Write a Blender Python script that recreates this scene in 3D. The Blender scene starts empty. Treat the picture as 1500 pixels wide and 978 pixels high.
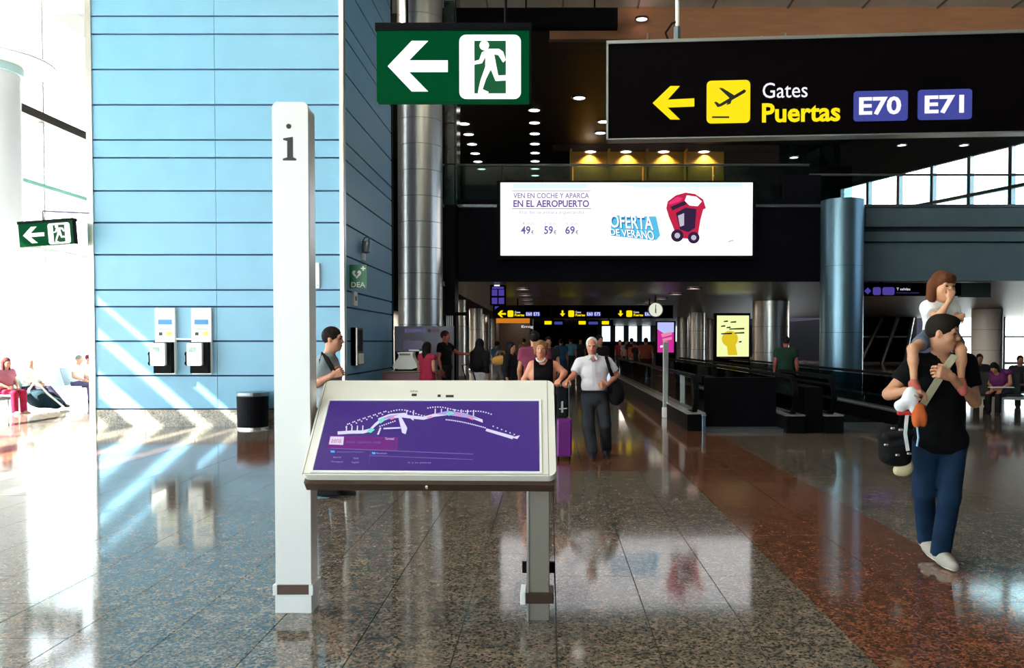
import bpy, bmesh, math, random
import numpy as np
from mathutils import Vector, Matrix
random.seed(7); np.random.seed(7)
SC = bpy.context.scene; COL = SC.collection

# ------------------------------------------------------------------ camera
TH = .024; F = 1200.; CX = 805.; CY = 500 + F*math.tan(TH)
cam = bpy.data.cameras.new('camera'); co = bpy.data.objects.new('camera', cam); COL.objects.link(co)
co.location = (0, 0, 1.6); co.rotation_euler = (math.pi/2 - TH, 0, 0)
cam.sensor_fit = 'HORIZONTAL'; cam.sensor_width = 36; cam.lens = 36*F/1500
cam.shift_x = -(CX-750)/1500; cam.shift_y = (CY-489)/1500
cam.clip_start = .05; cam.clip_end = 600
SC.camera = co
# ------------------------------------------------------------------ world, sun, exposure
vs = SC.view_settings; vs.view_transform = 'Standard'; vs.look = 'None'; vs.exposure = 0.0; vs.gamma = 1; vs.use_curve_mapping = False
w = bpy.data.worlds.new('sky'); SC.world = w; w.use_nodes = True
bg = w.node_tree.nodes['Background']; bg.inputs[0].default_value = (.86, .93, 1, 1); bg.inputs[1].default_value = 7.2
sun = bpy.data.lights.new('sun', 'SUN'); sun.energy = 75; sun.angle = math.radians(.6); sun.color = (1, .95, .86)
so = bpy.data.objects.new('sun', sun); COL.objects.link(so)
SUN = Vector((1, .6, -.87)).normalized()
so.rotation_euler = SUN.to_track_quat('-Z', 'Y').to_euler()
def area(name, loc, rot, sx, sy, e, color=(1, 1, 1), portal=False):
    l = bpy.data.lights.new(name, 'AREA'); l.shape = 'RECTANGLE'; l.size = sx; l.size_y = sy; l.energy = e; l.color = color
    if portal: l.cycles.is_portal = True
    o = bpy.data.objects.new(name, l); COL.objects.link(o); o.location = loc; o.rotation_euler = rot; return o
H90 = math.pi/2
area('facade_portal', (-15.2, 17, 3.1), (0, -H90, 0), 6, 52, 1, portal=True)
area('facade_portal_high', (-15.2, 32, 9), (0, -H90, 0), 6, 30, 1, portal=True)
area('back_glazing_portal', (-9.2, -7.7, 3.2), (-H90, 0, 0), 12.4, 6, 1, portal=True)
for i, (x, y, e) in enumerate(((-7, 6, 260), (1, 7, 160), (3, 15, 110), (-8, 22, 260))):     # unseen area lights added under the ceiling as general hall fill
    area('hall_fill', (x, y, 11.9), (0, 0, 0), 1.2, 1.2, e, (1, .9, .76))
for i, (x, y, e) in enumerate(((-6.5, 35, 260), (-7, 47, 320), (19, 41, 260), (-2, 32, 60), (5, 38, 40), (-2, 52, 80), (5, 54, 80), (2, 72, 120), (12, 40, 40))):   # added area lights: spread of the downlights, extra brightness on the columns
    area('concourse_fill', (x, y, 3.3), (0, 0, 0), .8, .8, e, (1, .85, .68))

area('clerestory_portal', (20.3, 23, 6.5), (0, H90, 0), 6.8, 18, 1, portal=True)

# ------------------------------------------------------------------ measuring helpers
CAM = np.array([0, 0, 1.6]); FW = np.array([0, math.cos(TH), -math.sin(TH)]); UP = np.array([0, math.sin(TH), math.cos(TH)]); RT = np.array([1., 0, 0])
def ray(px, py): return FW + RT*((px-CX)/F) + UP*((CY-py)/F)
def P(px, py, D): r = ray(px, py); return CAM + r*(D/r[1])
def onZ(px, py, z=0.): r = ray(px, py); return CAM + r*((z-1.6)/r[2])
class Fr:
    """a flat frame in the world: origin, two axes; n points to the viewer's side"""
    def __init__(s, o, ex, ey):
        s.o = np.array(o, float); s.ex = np.array(ex, float); s.ex /= np.linalg.norm(s.ex)
        s.ey = np.array(ey, float); s.ey /= np.linalg.norm(s.ey); s.n = np.cross(s.ex, s.ey)
    def pt(s, a, b, c=0.): return s.o + s.ex*a + s.ey*b + s.n*c
    def hit(s, px, py):
        r = ray(px, py); k = np.dot(s.o-CAM, s.n)/np.dot(r, s.n); q = CAM + r*k - s.o
        return np.dot(q, s.ex), np.dot(q, s.ey)
def front(D): return Fr((0, D, 0), (1, 0, 0), (0, 0, 1))

# ------------------------------------------------------------------ geometry helpers: each returns (verts, faces)
def cat(*gs):
    V = []; Fc = []
    for v, f in gs:
        n = len(V); V += list(v); Fc += [tuple(i+n for i in q) for q in f]
    return V, Fc
def box(x0, x1, y0, y1, z0, z1):
    v = [(x, y, z) for z in (z0, z1) for y in (y0, y1) for x in (x0, x1)]
    return v, [(0, 2, 3, 1), (4, 5, 7, 6), (0, 1, 5, 4), (2, 6, 7, 3), (0, 4, 6, 2), (1, 3, 7, 5)]
def bbox(x0, x1, y0, y1, z0, z1, r=.01, seg=2):
    bm = bmesh.new(); bmesh.ops.create_cube(bm, size=1)
    for v in bm.verts: v.co = ((x0+x1)/2 + v.co.x*(x1-x0), (y0+y1)/2 + v.co.y*(y1-y0), (z0+z1)/2 + v.co.z*(z1-z0))
    bmesh.ops.bevel(bm, geom=bm.edges[:], offset=r, segments=seg, profile=.5, affect='EDGES')
    g = [tuple(v.co) for v in bm.verts], [tuple(v.index for v in f.verts) for f in bm.faces]; bm.free(); return g
def prism(pts, fr, c0, c1):
    n = len(pts); v = [fr.pt(a, b, c0) for a, b in pts] + [fr.pt(a, b, c1) for a, b in pts]
    return v, [tuple(range(n-1, -1, -1)), tuple(range(n, 2*n))] + [(i, (i+1) % n, n+(i+1) % n, n+i) for i in range(n)]
def rect(fr, a0, b0, a1, b1, c0, c1): return prism([(a0, b0), (a1, b0), (a1, b1), (a0, b1)], fr, c0, c1)
def rrect(fr, a0, b0, a1, b1, r, c0, c1, n=6):
    p = []
    for (x, y, s) in ((a1-r, b0+r, -90), (a1-r, b1-r, 0), (a0+r, b1-r, 90), (a0+r, b0+r, 180)):
        for i in range(n+1):
            t = math.radians(s + 90*i/n); p.append((x+r*math.cos(t), y+r*math.sin(t)))
    return prism(p, fr, c0, c1)
def ring(fr, a0, b0, a1, b1, w_, c0, c1):
    return cat(rect(fr, a0, b0, a1, b0+w_, c0, c1), rect(fr, a0, b1-w_, a1, b1, c0, c1), rect(fr, a0, b0+w_, a0+w_, b1-w_, c0, c1), rect(fr, a1-w_, b0+w_, a1, b1-w_, c0, c1))
def disc(fr, a, b, r, c0, c1, n=24): return prism([(a+r*math.cos(2*math.pi*i/n), b+r*math.sin(2*math.pi*i/n)) for i in range(n)], fr, c0, c1)
def lathe(prof, cx=0, cy=0, n=32, cap=True):
    v = []; f = []; m = len(prof)
    for i in range(n):
        t = 2*math.pi*i/n; v += [(cx+r*math.cos(t), cy+r*math.sin(t), z) for r, z in prof]
    for i in range(n):
        k = (i+1) % n
        f += [(i*m+j, k*m+j, k*m+j+1, i*m+j+1) for j in range(m-1)]
    if cap: f.append(tuple(i*m for i in range(n))[::-1]); f.append(tuple(i*m+m-1 for i in range(n)))
    return v, f
def tube(path, r, n=8):
    path = [Vector(p) for p in path]; rs = r if hasattr(r, '__len__') else [r]*len(path); v = []; f = []
    for i, p in enumerate(path):
        d = (path[min(i+1, len(path)-1)] - path[max(i-1, 0)]).normalized()
        a = d.orthogonal().normalized() if i == 0 else (a - d*a.dot(d)).normalized(); b = d.cross(a)
        v += [tuple(p + (a*math.cos(2*math.pi*k/n) + b*math.sin(2*math.pi*k/n))*rs[i]) for k in range(n)]
    for i in range(len(path)-1):
        f += [(i*n+k, i*n+(k+1) % n, (i+1)*n+(k+1) % n, (i+1)*n+k) for k in range(n)]
    f += [tuple(range(n))[::-1], tuple(range((len(path)-1)*n, len(path)*n))]
    return v, f
def strap(path, wid, th, side):
    """flat band along a path; side = vector(s) across its width"""
    v = []; f = []; path = [np.array(p, float) for p in path]
    for i, p in enumerate(path):
        d = path[min(i+1, len(path)-1)] - path[max(i-1, 0)]; d /= np.linalg.norm(d)
        s = np.array(side, float); s -= d*np.dot(s, d); s /= np.linalg.norm(s); n = np.cross(d, s)
        v += [p+s*wid/2+n*th/2, p-s*wid/2+n*th/2, p-s*wid/2-n*th/2, p+s*wid/2-n*th/2]
    for i in range(len(path)-1): f += [(i*4+k, i*4+(k+1) % 4, i*4+4+(k+1) % 4, i*4+4+k) for k in range(4)]
    f += [(3, 2, 1, 0), tuple(len(path)*4-4+k for k in range(4))]
    return v, f
_tc = {}
def text2d(body, bold=0.):
    k = (body, bold)
    if k not in _tc:
        c = bpy.data.curves.new('t', 'FONT'); c.body = body; c.size = 1; c.offset = bold; c.resolution_u = 3
        o = bpy.data.objects.new('t', c); COL.objects.link(o); dg = bpy.context.evaluated_depsgraph_get()
        m = bpy.data.meshes.new_from_object(o.evaluated_get(dg)); _tc[k] = ([tuple(v.co[:2]) for v in m.vertices], [tuple(p.vertices) for p in m.polygons])
        bpy.data.objects.remove(o); bpy.data.curves.remove(c); bpy.data.meshes.remove(m)
    return _tc[k]
def text(fr, body, a0, b0, a1, b1, c=.004, bold=0.):
    v, f = text2d(body, bold); xs = [p[0] for p in v]; ys = [p[1] for p in v]; x0, x1, y0, y1 = min(xs), max(xs), min(ys), max(ys)
    return [fr.pt(a0+(x-x0)/(x1-x0)*(a1-a0), b0+(y-y0)/(y1-y0)*(b1-b0), c) for x, y in v], f
def textpx(fr, body, x0, y0, x1, y1, c=.004, bold=0.):
    a0, b0 = fr.hit(x0, y1); a1, b1 = fr.hit(x1, y0); return text(fr, body, a0, b0, a1, b1, c, bold)
def polypx(fr, pts, c0, c1): return prism([fr.hit(*p) for p in pts][::-1], fr, c0, c1)

# ------------------------------------------------------------------ object helpers
def rootof(p):
    while p.parent: p = p.parent
    return p
def obj(name, g, m, parent=None, label=None, cat_=None, group=None, kind=None, smooth=False, local=False, loc=None):
    v, f = g; me = bpy.data.meshes.new(name)
    off = np.zeros(3)
    if parent is not None and not local: off = np.array(rootof(parent).location)
    if loc is not None: off = np.array(loc, float)
    me.from_pydata([tuple(np.array(p, float)-off) for p in v], [], [tuple(q) for q in f])
    me.update()
    if smooth:
        me.polygons.foreach_set('use_smooth', [True]*len(me.polygons))
        if not local: me.set_sharp_from_angle(angle=math.radians(38))
    if m: me.materials.append(m)
    o = bpy.data.objects.new(name, me); COL.objects.link(o)
    if parent is not None: o.parent = parent
    if loc is not None and parent is None: o.location = loc
    tag(o, label, cat_, group, kind); return o
def tag(o, label=None, cat_=None, group=None, kind=None):
    if label: o['label'] = label
    if cat_: o['category'] = cat_
    if group: o['group'] = group
    if kind: o['kind'] = kind
    return o
def thing(name, label, cat_, loc=(0, 0, 0), group=None, kind=None):
    o = bpy.data.objects.new(name, None); COL.objects.link(o); o.location = loc; o.empty_display_size = .2
    return tag(o, label, cat_, group, kind)
def dup(root, loc, rz=None, label=None, parent=None):
    r = root.copy(); COL.objects.link(r)
    if parent is not None: r.parent = parent
    else:
        r.location = loc
        if rz is not None: r.rotation_euler = (0, 0, rz)
        if label: r['label'] = label
    for ch in root.children: dup(ch, None, parent=r)
    return r

# ------------------------------------------------------------------ materials
def mat(name, c, rough=.5, metal=0., emit=None, es=1., noise=0., nscale=8., spec=.5, coat=0., stretch=None, bump=0.):
    m = bpy.data.materials.new(name); m.use_nodes = True; nt = m.node_tree; b = nt.nodes['Principled BSDF']
    b.inputs['Base Color'].default_value = (*c, 1); b.inputs['Roughness'].default_value = rough; b.inputs['Metallic'].default_value = metal
    b.inputs['Specular IOR Level'].default_value = spec; b.inputs['Coat Weight'].default_value = coat
    if emit: b.inputs['Emission Color'].default_value = (*emit, 1); b.inputs['Emission Strength'].default_value = es
    if noise or bump:
        tc = nt.nodes.new('ShaderNodeTexCoord'); n = nt.nodes.new('ShaderNodeTexNoise'); n.inputs['Scale'].default_value = nscale; n.inputs['Detail'].default_value = 5
        src = tc.outputs['Object']
        if stretch:
            mp = nt.nodes.new('ShaderNodeMapping'); mp.inputs['Scale'].default_value = stretch; nt.links.new(src, mp.inputs[0]); src = mp.outputs[0]
        nt.links.new(src, n.inputs['Vector'])
        if noise:
            mx = nt.nodes.new('ShaderNodeMix'); mx.data_type = 'RGBA'
            mx.inputs[6].default_value = (*[x*(1-noise) for x in c], 1); mx.inputs[7].default_value = (*[min(1, x*(1+noise)) for x in c], 1)
            nt.links.new(n.outputs['Fac'], mx.inputs[0]); nt.links.new(mx.outputs[2], b.inputs['Base Color'])
        if bump:
            bp = nt.nodes.new('ShaderNodeBump'); bp.inputs['Strength'].default_value = bump; bp.inputs['Distance'].default_value = .02
            nt.links.new(n.outputs['Fac'], bp.inputs['Height']); nt.links.new(bp.outputs[0], b.inputs['Normal'])
    return m
def granite(name, base, dark, fleck, rough):
    m = bpy.data.materials.new(name); m.use_nodes = True; nt = m.node_tree; b = nt.nodes['Principled BSDF']; L = nt.links
    g = nt.nodes.new('ShaderNodeNewGeometry')
    def ramp(src, stops):
        r = nt.nodes.new('ShaderNodeValToRGB'); e = r.color_ramp.elements
        e[0].position, e[0].color = stops[0][0], (*stops[0][1], 1); e[1].position, e[1].color = stops[-1][0], (*stops[-1][1], 1)
        for p, c in stops[1:-1]: q = e.new(p); q.color = (*c, 1)
        L.new(src, r.inputs[0]); return r.outputs[0]
    vo = nt.nodes.new('ShaderNodeTexVoronoi'); vo.inputs['Scale'].default_value = 75; L.new(g.outputs['Position'], vo.inputs['Vector'])
    sp = nt.nodes.new('ShaderNodeSeparateColor'); L.new(vo.outputs['Color'], sp.inputs[0])
    c1 = ramp(sp.outputs[0], [(0, dark), (.38, base), (.7, [x*1.35 for x in base]), (1, fleck)])
    no = nt.nodes.new('ShaderNodeTexNoise'); no.inputs['Scale'].default_value = 9; no.inputs['Detail'].default_value = 6; L.new(g.outputs['Position'], no.inputs['Vector'])
    c2 = ramp(no.outputs['Fac'], [(.3, (.62, .62, .6)), (.7, (1.2, 1.15, 1.1))])
    mx = nt.nodes.new('ShaderNodeMix'); mx.data_type = 'RGBA'; mx.blend_type = 'MULTIPLY'; mx.inputs[0].default_value = 1
    L.new(c1, mx.inputs[6]); L.new(c2, mx.inputs[7]); L.new(mx.outputs[2], b.inputs['Base Color'])
    b.inputs['Roughness'].default_value = rough; b.inputs['IOR'].default_value = 1.62
    bp = nt.nodes.new('ShaderNodeBump'); bp.inputs['Strength'].default_value = .02; bp.inputs['Distance'].default_value = .002
    L.new(sp.outputs[1], bp.inputs['Height']); L.new(bp.outputs[0], b.inputs['Normal'])
    return m
def glass(name, tint, refl=1.45):
    m = bpy.data.materials.new(name); m.use_nodes = True; nt = m.node_tree; nt.nodes.remove(nt.nodes['Principled BSDF'])
    o = nt.nodes['Material Output']; t = nt.nodes.new('ShaderNodeBsdfTransparent'); t.inputs[0].default_value = (*tint, 1)
    g = nt.nodes.new('ShaderNodeBsdfGlossy'); g.inputs['Roughness'].default_value = .02; f = nt.nodes.new('ShaderNodeFresnel'); f.inputs[0].default_value = refl; ge = nt.nodes.new('ShaderNodeNewGeometry'); mr = nt.nodes.new('ShaderNodeMapRange'); mr.inputs[3].default_value = refl; mr.inputs[4].default_value = 1/refl; nt.links.new(ge.outputs['Backfacing'], mr.inputs[0]); nt.links.new(mr.outputs[0], f.inputs[0])
    x = nt.nodes.new('ShaderNodeMixShader'); nt.links.new(f.outputs[0], x.inputs[0]); nt.links.new(t.outputs[0], x.inputs[1]); nt.links.new(g.outputs[0], x.inputs[2]); nt.links.new(x.outputs[0], o.inputs[0])
    return m
def glow(name, c, s): return mat(name, (.01, .01, .01), .6, emit=c, es=s, spec=.04)
M = {}
M['granite'] = granite('grey granite', (.132, .119, .10), (.032, .028, .023), (.34, .22, .16), .075)
M['granite_red'] = granite('red granite', (.155, .058, .032), (.04, .016, .011), (.28, .14, .08), .08)
M['plinth'] = granite('plinth stone', (.26, .24, .2), (.12, .1, .08), (.4, .38, .33), .25)
M['blue'] = mat('blue panel', (.150, .355, .52), .38, noise=.1, nscale=1.6)
M['blue_joint'] = mat('dark blue joint', (.008, .035, .12), .7)
M['steel'] = mat('brushed steel', (.78, .76, .72), .3, .92, noise=.08, nscale=3, stretch=(1, 1, 40))
M['steel_dark'] = mat('dark steel', (.2, .22, .24), .35, .85)
M['steel_teal'] = mat('blue grey steel', (.16, .27, .34), .34, .85, noise=.12, nscale=4, stretch=(1, 1, 20))
M['white'] = mat('white enamel', (.86, .86, .84), .3)
M['offwhite'] = mat('off white paint', (.78, .76, .69), .32)
M['whitewall'] = mat('white plaster', (.82, .83, .82), .7)
M['black'] = mat('black plastic', (.003, .003, .004), .5, spec=.06)
M['rubber'] = mat('black rubber', (.003, .003, .004), .6, spec=.06)
M['dark'] = mat('dark navy cladding', (.0025, .0025, .006), .6, noise=.3, nscale=2, spec=.08)
M['fascia'] = mat('blue grey fascia', (.075, .115, .135), .45, noise=.2, nscale=2)
M['fascia_dark'] = mat('fascia shadow gap', (.012, .018, .024), .6)
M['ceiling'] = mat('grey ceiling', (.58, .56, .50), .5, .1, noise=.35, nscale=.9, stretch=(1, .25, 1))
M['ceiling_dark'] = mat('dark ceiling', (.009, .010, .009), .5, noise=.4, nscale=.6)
M['ceiling_bronze_sheen'] = mat('bronze ceiling painted sheen', (.034, .024, .017), .4, .5, noise=.5, nscale=.8, stretch=(2, .05, 1))  # bronze tone; the long streaks imitate reflections in the colour
M['brown'] = mat('brown beam', (.46, .21, .10), .5, noise=.3, nscale=3, stretch=(.3, 1, 2))
M['bronze'] = mat('brown metal collar', (.075, .043, .028), .35, .4, noise=.15, nscale=6)
M['wood'] = mat('amber wood', (.42, .24, .035), .5, noise=.25, nscale=3, stretch=(6, 1, .6))
M['brownwall'] = mat('dark brown wall', (.03, .014, .008), .5)
M['greenglass'] = mat('dark green glazing', (.006, .02, .016), .12, noise=.2, nscale=1)
M['glass'] = glass('window glass', (.93, .97, .97))
M['glass_tint'] = glass('tinted glass', (.42, .46, .5)); M['glass_dark'] = glass('smoked glass', (.35, .46, .45), 1.5)
M['glass_rail'] = glass('balustrade glass', (.72, .85, .86), 1.45)
M['mullion'] = mat('pale mullion', (.55, .56, .55), .4, .2)
M['mullion_dark'] = mat('dark mullion', (.03, .025, .022), .5)
M['apron'] = mat('pale concrete apron', (.62, .60, .56), .9, noise=.1, nscale=.3)
M['sun_mask'] = mat('opaque sun mask', (.62, .62, .6), .8)  # for the added panels that mask sun on the upper facade
M['ex_green'] = mat('exit green', (.0, .02, .006), .35, emit=(.0, .075, .022), es=.6, spec=.02)
M['ex_white'] = glow('exit white', (1, 1, .97), 1.5)
M['ex_green2'] = glow('exit green lit', (.0, .10, .03), 1.0)
M['sign_black'] = mat('sign black', (.0018, .001, .0016), .7, spec=.03)
M['sign_yellow'] = glow('sign yellow', (1, .78, .0), 1.05)
M['sign_white'] = glow('sign white', (.92, .88, 1), 1.15)
M['sign_blue'] = glow('sign blue', (.065, .08, .42), .8)
M['sign_violet'] = glow('sign violet', (.10, .07, .45), .7)
M['led'] = glow('screen white', (.97, .97, 1), 1.35)
M['led_ink'] = glow('screen violet ink', (.33, .25, .50), 1)
M['led_ink2'] = glow('screen deep violet ink', (.17, .11, .36), 1)
M['led_pale'] = glow('screen pale ink', (.78, .70, .85), 1)
M['led_cyan'] = glow('screen cyan', (.10, .55, .85), 1)
M['led_deep'] = glow('screen deep blue', (.02, .20, .48), 1)
M['led_sky'] = glow('screen pale cyan', (.62, .90, 1), 1.2)
M['led_red'] = glow('screen red', (.55, .015, .06), 1)
M['led_red2'] = glow('screen pink red', (.85, .04, .2), 1)
M['led_dark'] = glow('screen dark violet', (.03, .012, .05), 1)
M['led_grey'] = glow('screen grey', (.55, .52, .62), 1)
M['map_bg'] = mat('map violet', (.008, .004, .02), .25, emit=(.048, .017, .215), es=.95, spec=.2)
M['map_white'] = glow('map white', (.75, .72, .95), 1)
M['map_lilac'] = glow('map lilac', (.42, .36, .75), 1)
M['map_mag'] = glow('map magenta', (.16, .02, .22), 1)
M['map_line'] = glow('map line', (.20, .13, .42), 1)
M['map_pink'] = glow('map pink', (.85, .25, .4), 1)
M['map_teal'] = glow('map teal', (.2, .75, .65), 1)
M['map_cyan'] = glow('map cyan', (.08, .45, .9), 1)
M['downlight'] = glow('downlight', (1, .93, .85), 7)
M['downlight_warm'] = glow('warm downlight', (1, .62, .55), 3)
M['ink'] = mat('black ink', (.004, .004, .004), .5)
M['dea_green'] = mat('sign green paint', (.0, .16, .055), .4)
M['sign_paint'] = mat('white paint', (.8, .82, .8), .4)
M['seat'] = mat('pale blue seat', (.45, .62, .70), .4)
M['seat_dark'] = mat('dark seat', (.012, .012, .016), .45)
M['purple'] = mat('purple shell', (.16, .012, .20), .3, coat=.3)
M['red'] = mat('red counter', (.16, .01, .02), .4)
M['orange'] = glow('orange shop band', (.75, .25, .02), .8)
M['yellow_ad'] = glow('yellow poster', (.85, .9, .42), 1.1)
M['yellow_ad2'] = glow('amber poster print', (.75, .55, .02), 1)
M['magenta_ad'] = glow('magenta poster', (.62, .03, .33), 1)
M['blue_ad'] = glow('pale blue poster', (.5, .55, .95), 1)
M['booth'] = mat('booth panel', (.22, .22, .29), .5, noise=.12)
_cl = {}
def cloth(c, rough=.85, noise=.2, scale=14):
    k = tuple(c)
    if k not in _cl: _cl[k] = mat('cloth %d' % len(_cl), c, rough, noise=noise, nscale=scale, spec=.12, bump=.35)
    return _cl[k]
_sk = {}
def skin(c):
    k = tuple(c)
    if k not in _sk: _sk[k] = mat('skin %d' % len(_sk), c, .5, noise=.08, nscale=20, spec=.4)
    return _sk[k]
# ================================================================== STRUCTURE
MD = 24.; ZB = 3.38; ZT = 5.62; ZC = 12.3; XL = -15.4; XR = 20.5; YB = -8.
fl = thing('floor', 'polished granite hall floor in grey slabs with red bands', 'floor', kind='structure')
cols = [1.62-.5275*k for k in range(22, -1, -1)]
slabs = []
def slab(x0, x1, y0, y1, m):
    q = .003; v, f = box(x0+q, x1-q, y0+q, y1-q, -.02, 0); a = random.uniform(-5e-4, 5e-4); b = random.uniform(-7e-4, 7e-4)
    cx, cy = (x0+x1)/2, (y0+y1)/2
    v = [(x, y, z + (a*(x-cx) + b*(y-cy) if z > -.01 else 0)) for x, y, z in v]
    obj('floor_slab', (v, f), m, fl)
Y0, Y1, Y2 = 2.63, 10.1, 13.1
def run(x0, x1, off, m, ya=Y0, yb=Y1, pitch=1.17):
    ys = sorted({ya, yb} | {off+pitch*k for k in range(-12, 20) if ya+.1 < off+pitch*k < yb-.1})
    for a, b in zip(ys, ys[1:]): slab(x0, x1, a, b, m)
for i in range(len(cols)-1): run(cols[i], cols[i+1], 4.97 if (len(cols)-i) % 2 else 5.555, M['granite'])
for i, x in enumerate((1.62, 2.265)): run(x, x+.645, 4.4+.6*i, M['granite_red'], Y0, Y2)
for i in range(6): run(2.91+.5275*i, 2.91+.5275*(i+1), 4.97+.585*(i % 2), M['granite'], Y0, Y1)
for i in range(8): run(1.62-1.2*(i+1), 1.62-1.2*i, 11.6, M['granite_red'], Y1, Y2, 1.5)
XA, XB = cols[0], 2.91+.5275*6
def sheet(x0, x1, y0, y1): return box(x0, x1, y0, y1, -.25, 0)
obj('floor_field', cat(sheet(XL, 46, YB, Y0), sheet(XL, XA, Y0, Y1), sheet(XB, 46, Y0, Y1), sheet(2.91, 46, Y1, Y2), sheet(XL, 1.62-9.6, Y1, Y2),
    sheet(XL, 1.62, Y2, 93), sheet(2.91, 46, Y2, 93)), M['granite'], fl)
obj('floor_bedding', cat(box(XA, XB, Y0, Y1, -.25, -.021), box(1.62-9.6, 2.91, Y1, Y2, -.25, -.021)), M['fascia_dark'], fl)
obj('floor_band', sheet(1.62, 2.91, Y2, 30), M['granite_red'], fl); obj('floor_field', sheet(1.62, 2.91, 30, 93), M['granite'], fl)
obj('ground', box(-260, 260, -200, 320, -.6, -.3), M['apron'], kind='structure', label='pale sunlit apron outside the windows')
# ceiling (roof over the hall, open to the sky beyond the slanted glazing)
U = Fr((0, 0, 0), (1, 0, 0), (0, 1, 0))
ce = thing('ceiling', 'high metal ceiling, grey near and dark beyond the beam', 'ceiling', kind='structure')
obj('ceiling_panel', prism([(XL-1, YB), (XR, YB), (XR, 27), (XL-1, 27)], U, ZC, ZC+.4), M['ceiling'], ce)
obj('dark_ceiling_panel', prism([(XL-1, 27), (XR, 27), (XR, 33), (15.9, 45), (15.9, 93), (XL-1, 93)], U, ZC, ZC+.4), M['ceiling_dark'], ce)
for x in np.arange(-14, 20, 2.4): obj('ceiling_rib', box(x, x+.05, YB, 26.5, ZC-.05, ZC), M['steel_dark'], ce)
# brown beam across the ceiling
bm_ = thing('ceiling_beam', 'long brown beam hanging under the ceiling behind the gate sign', 'beam', (0, 26.5, 11.5))
f26 = front(26.5); a0, b0 = f26.hit(805, 59); a1, b1 = f26.hit(805, 29)
obj('web', box(a0, XR-.1, 26.5, 27, b0, ZC), M['brown'], bm_); obj('flange', box(a0-.02, XR-.1, 26.4, 27.1, b0-.09, b0), M['bronze'], bm_)
for x in (3.1, 7.5, 12): obj('bracket', box(x, x+.06, 26.38, 26.5, b0, b0+.2), M['steel'], bm_)
t = thing('lighting_track', 'black lighting track under the ceiling above the big exit sign', 'track', (0, 24, 11.5))
p0 = P(648, 24, 24.); p1 = P(905, 20, 24.)
obj('rail', box(p0[0], p1[0], 24, 24.3, p0[2]-.3, p0[2]+.25), M['black'], t)
for k in range(3): xx = p0[0]+.4+k*2; obj('hanger', box(xx, xx+.05, 24.1, 24.15, p0[2]+.25, ZC), M['black'], t)
# ---- left glazed facade
wl = thing('wall_left', 'tall glazed facade flooding the hall with daylight', 'wall', (XL, 0, 0), kind='structure')
zs = [0, 2.1, 4.4, 6.3, 8.35, ZC]
for z in (2.1, 4.4): obj('transom', box(XL-.08, XL+.08, YB, 60, z-.05, z+.05), M['mullion'], wl)
obj('transom', box(XL-.1, XL+.12, YB, 60, 6.24, 6.36), mat('green transom', (.2, .42, .38), .4), wl)
obj('transom', box(XL-.15, XL+.25, 15.6, 60, 8.2, 8.45), M['mullion_dark'], wl)
obj('sill', box(XL-.1, XL+.1, YB, 60, 0, .12), M['mullion'], wl)
for y in np.arange(YB, 60, 3.0): obj('mullion', box(XL-.06, XL+.06, y-.04, y+.04, 0, ZC if y > 15.6 else 6.3), M['mullion'], wl)
obj('glass_pane', box(XL-.012, XL+.012, YB, 60, .12, 6.3), M['glass'], wl)
obj('glass_pane', box(XL-.012, XL+.012, 15.6, 60, 6.3, ZC), M['glass'], wl)
# unseen panels added in the upper band; their slots shape the sun stripes
for a, b in ((6.46, 6.56), (7.1, 7.6), (7.9, 8.3), (8.48, ZC)): obj('sun_mask_panel', box(XL-.06, XL+.06, YB, 15.6, a, b), M['sun_mask'], wl)
obj('glass_pane', box(XL-.1, XL-.09, YB, 15.6, 6.3, 9), M['glass'], wl)
obj('end_wall', box(XL-.2, XL+.2, 60, 93, 0, ZC), M['whitewall'], wl)
# ---- wall behind the camera: half solid, half glazed for added frontal light
wb = thing('wall_back', 'unseen back wall of the hall, glazed for added frontal light', 'wall', (0, YB, 0), kind='structure')
obj('panel', box(XL, XR, YB-.3, YB, 6.2, ZC), M['fascia'], wb); obj('panel', box(-3, XR, YB-.3, YB, 0, 6.2), M['fascia'], wb)
for x in np.arange(XL, -2.9, 2.48): obj('mullion', box(x-.06, x+.06, YB-.1, YB+.05, 0, 6.2), M['mullion'], wb)
obj('glass_pane', box(XL, -3, YB-.012, YB+.012, 0, 6.2), M['glass'], wb)
# ---- right side
obj('wall_right', cat(box(XR, XR+.3, YB, 33, 0, 3.1), box(XR, XR+.3, YB, 33, 9.9, ZC), box(XR, XR+.3, YB, 14, 3.1, 9.9), box(XR, XR+.3, 32, 33, 3.1, 9.9), box(XR, 46, 33, 33.3, 0, ZB-.02)), M['dark'], kind='structure')
obj('wall_far', cat(box(XL, 5.6, 92, 92.4, 0, ZC), box(14.6, 46, 92, 92.4, 0, ZT), box(5.6, 14.6, 92, 92.4, ZB-.05, ZC), box(5.6, 14.6, 92, 92.4, 0, 1.6), box(14.6, 15.9, 92, 92.4, ZT, ZC)), M['dark'], kind='structure')
wn = thing('window_4', 'tinted window band in the side wall beyond the seating', 'window', (XR, 14, 3.1), kind='structure')
obj('glass_pane', box(XR+.1, XR+.11, 14, 32, 3.1, 9.9), M['glass_tint'], wn)
for y in np.arange(14, 32.1, 2.25): obj('mullion', box(XR+.02, XR+.2, y-.05, y+.05, 3.1, 9.9), M['steel_dark'], wn)
wn = thing('window_1', 'small bright far window at the end of the concourse', 'window', (5.6, 92, 1.6), kind='structure')
for x in np.arange(5.6, 14.7, 1.5): obj('mullion', box(x-.28, x+.28, 91.9, 92.1, 1.6, ZB-.05), M['mullion_dark'], wn)
obj('glass_pane', box(5.6, 14.6, 92, 92.02, 1.6, ZB-.05), M['glass_tint'], wn)
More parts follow.
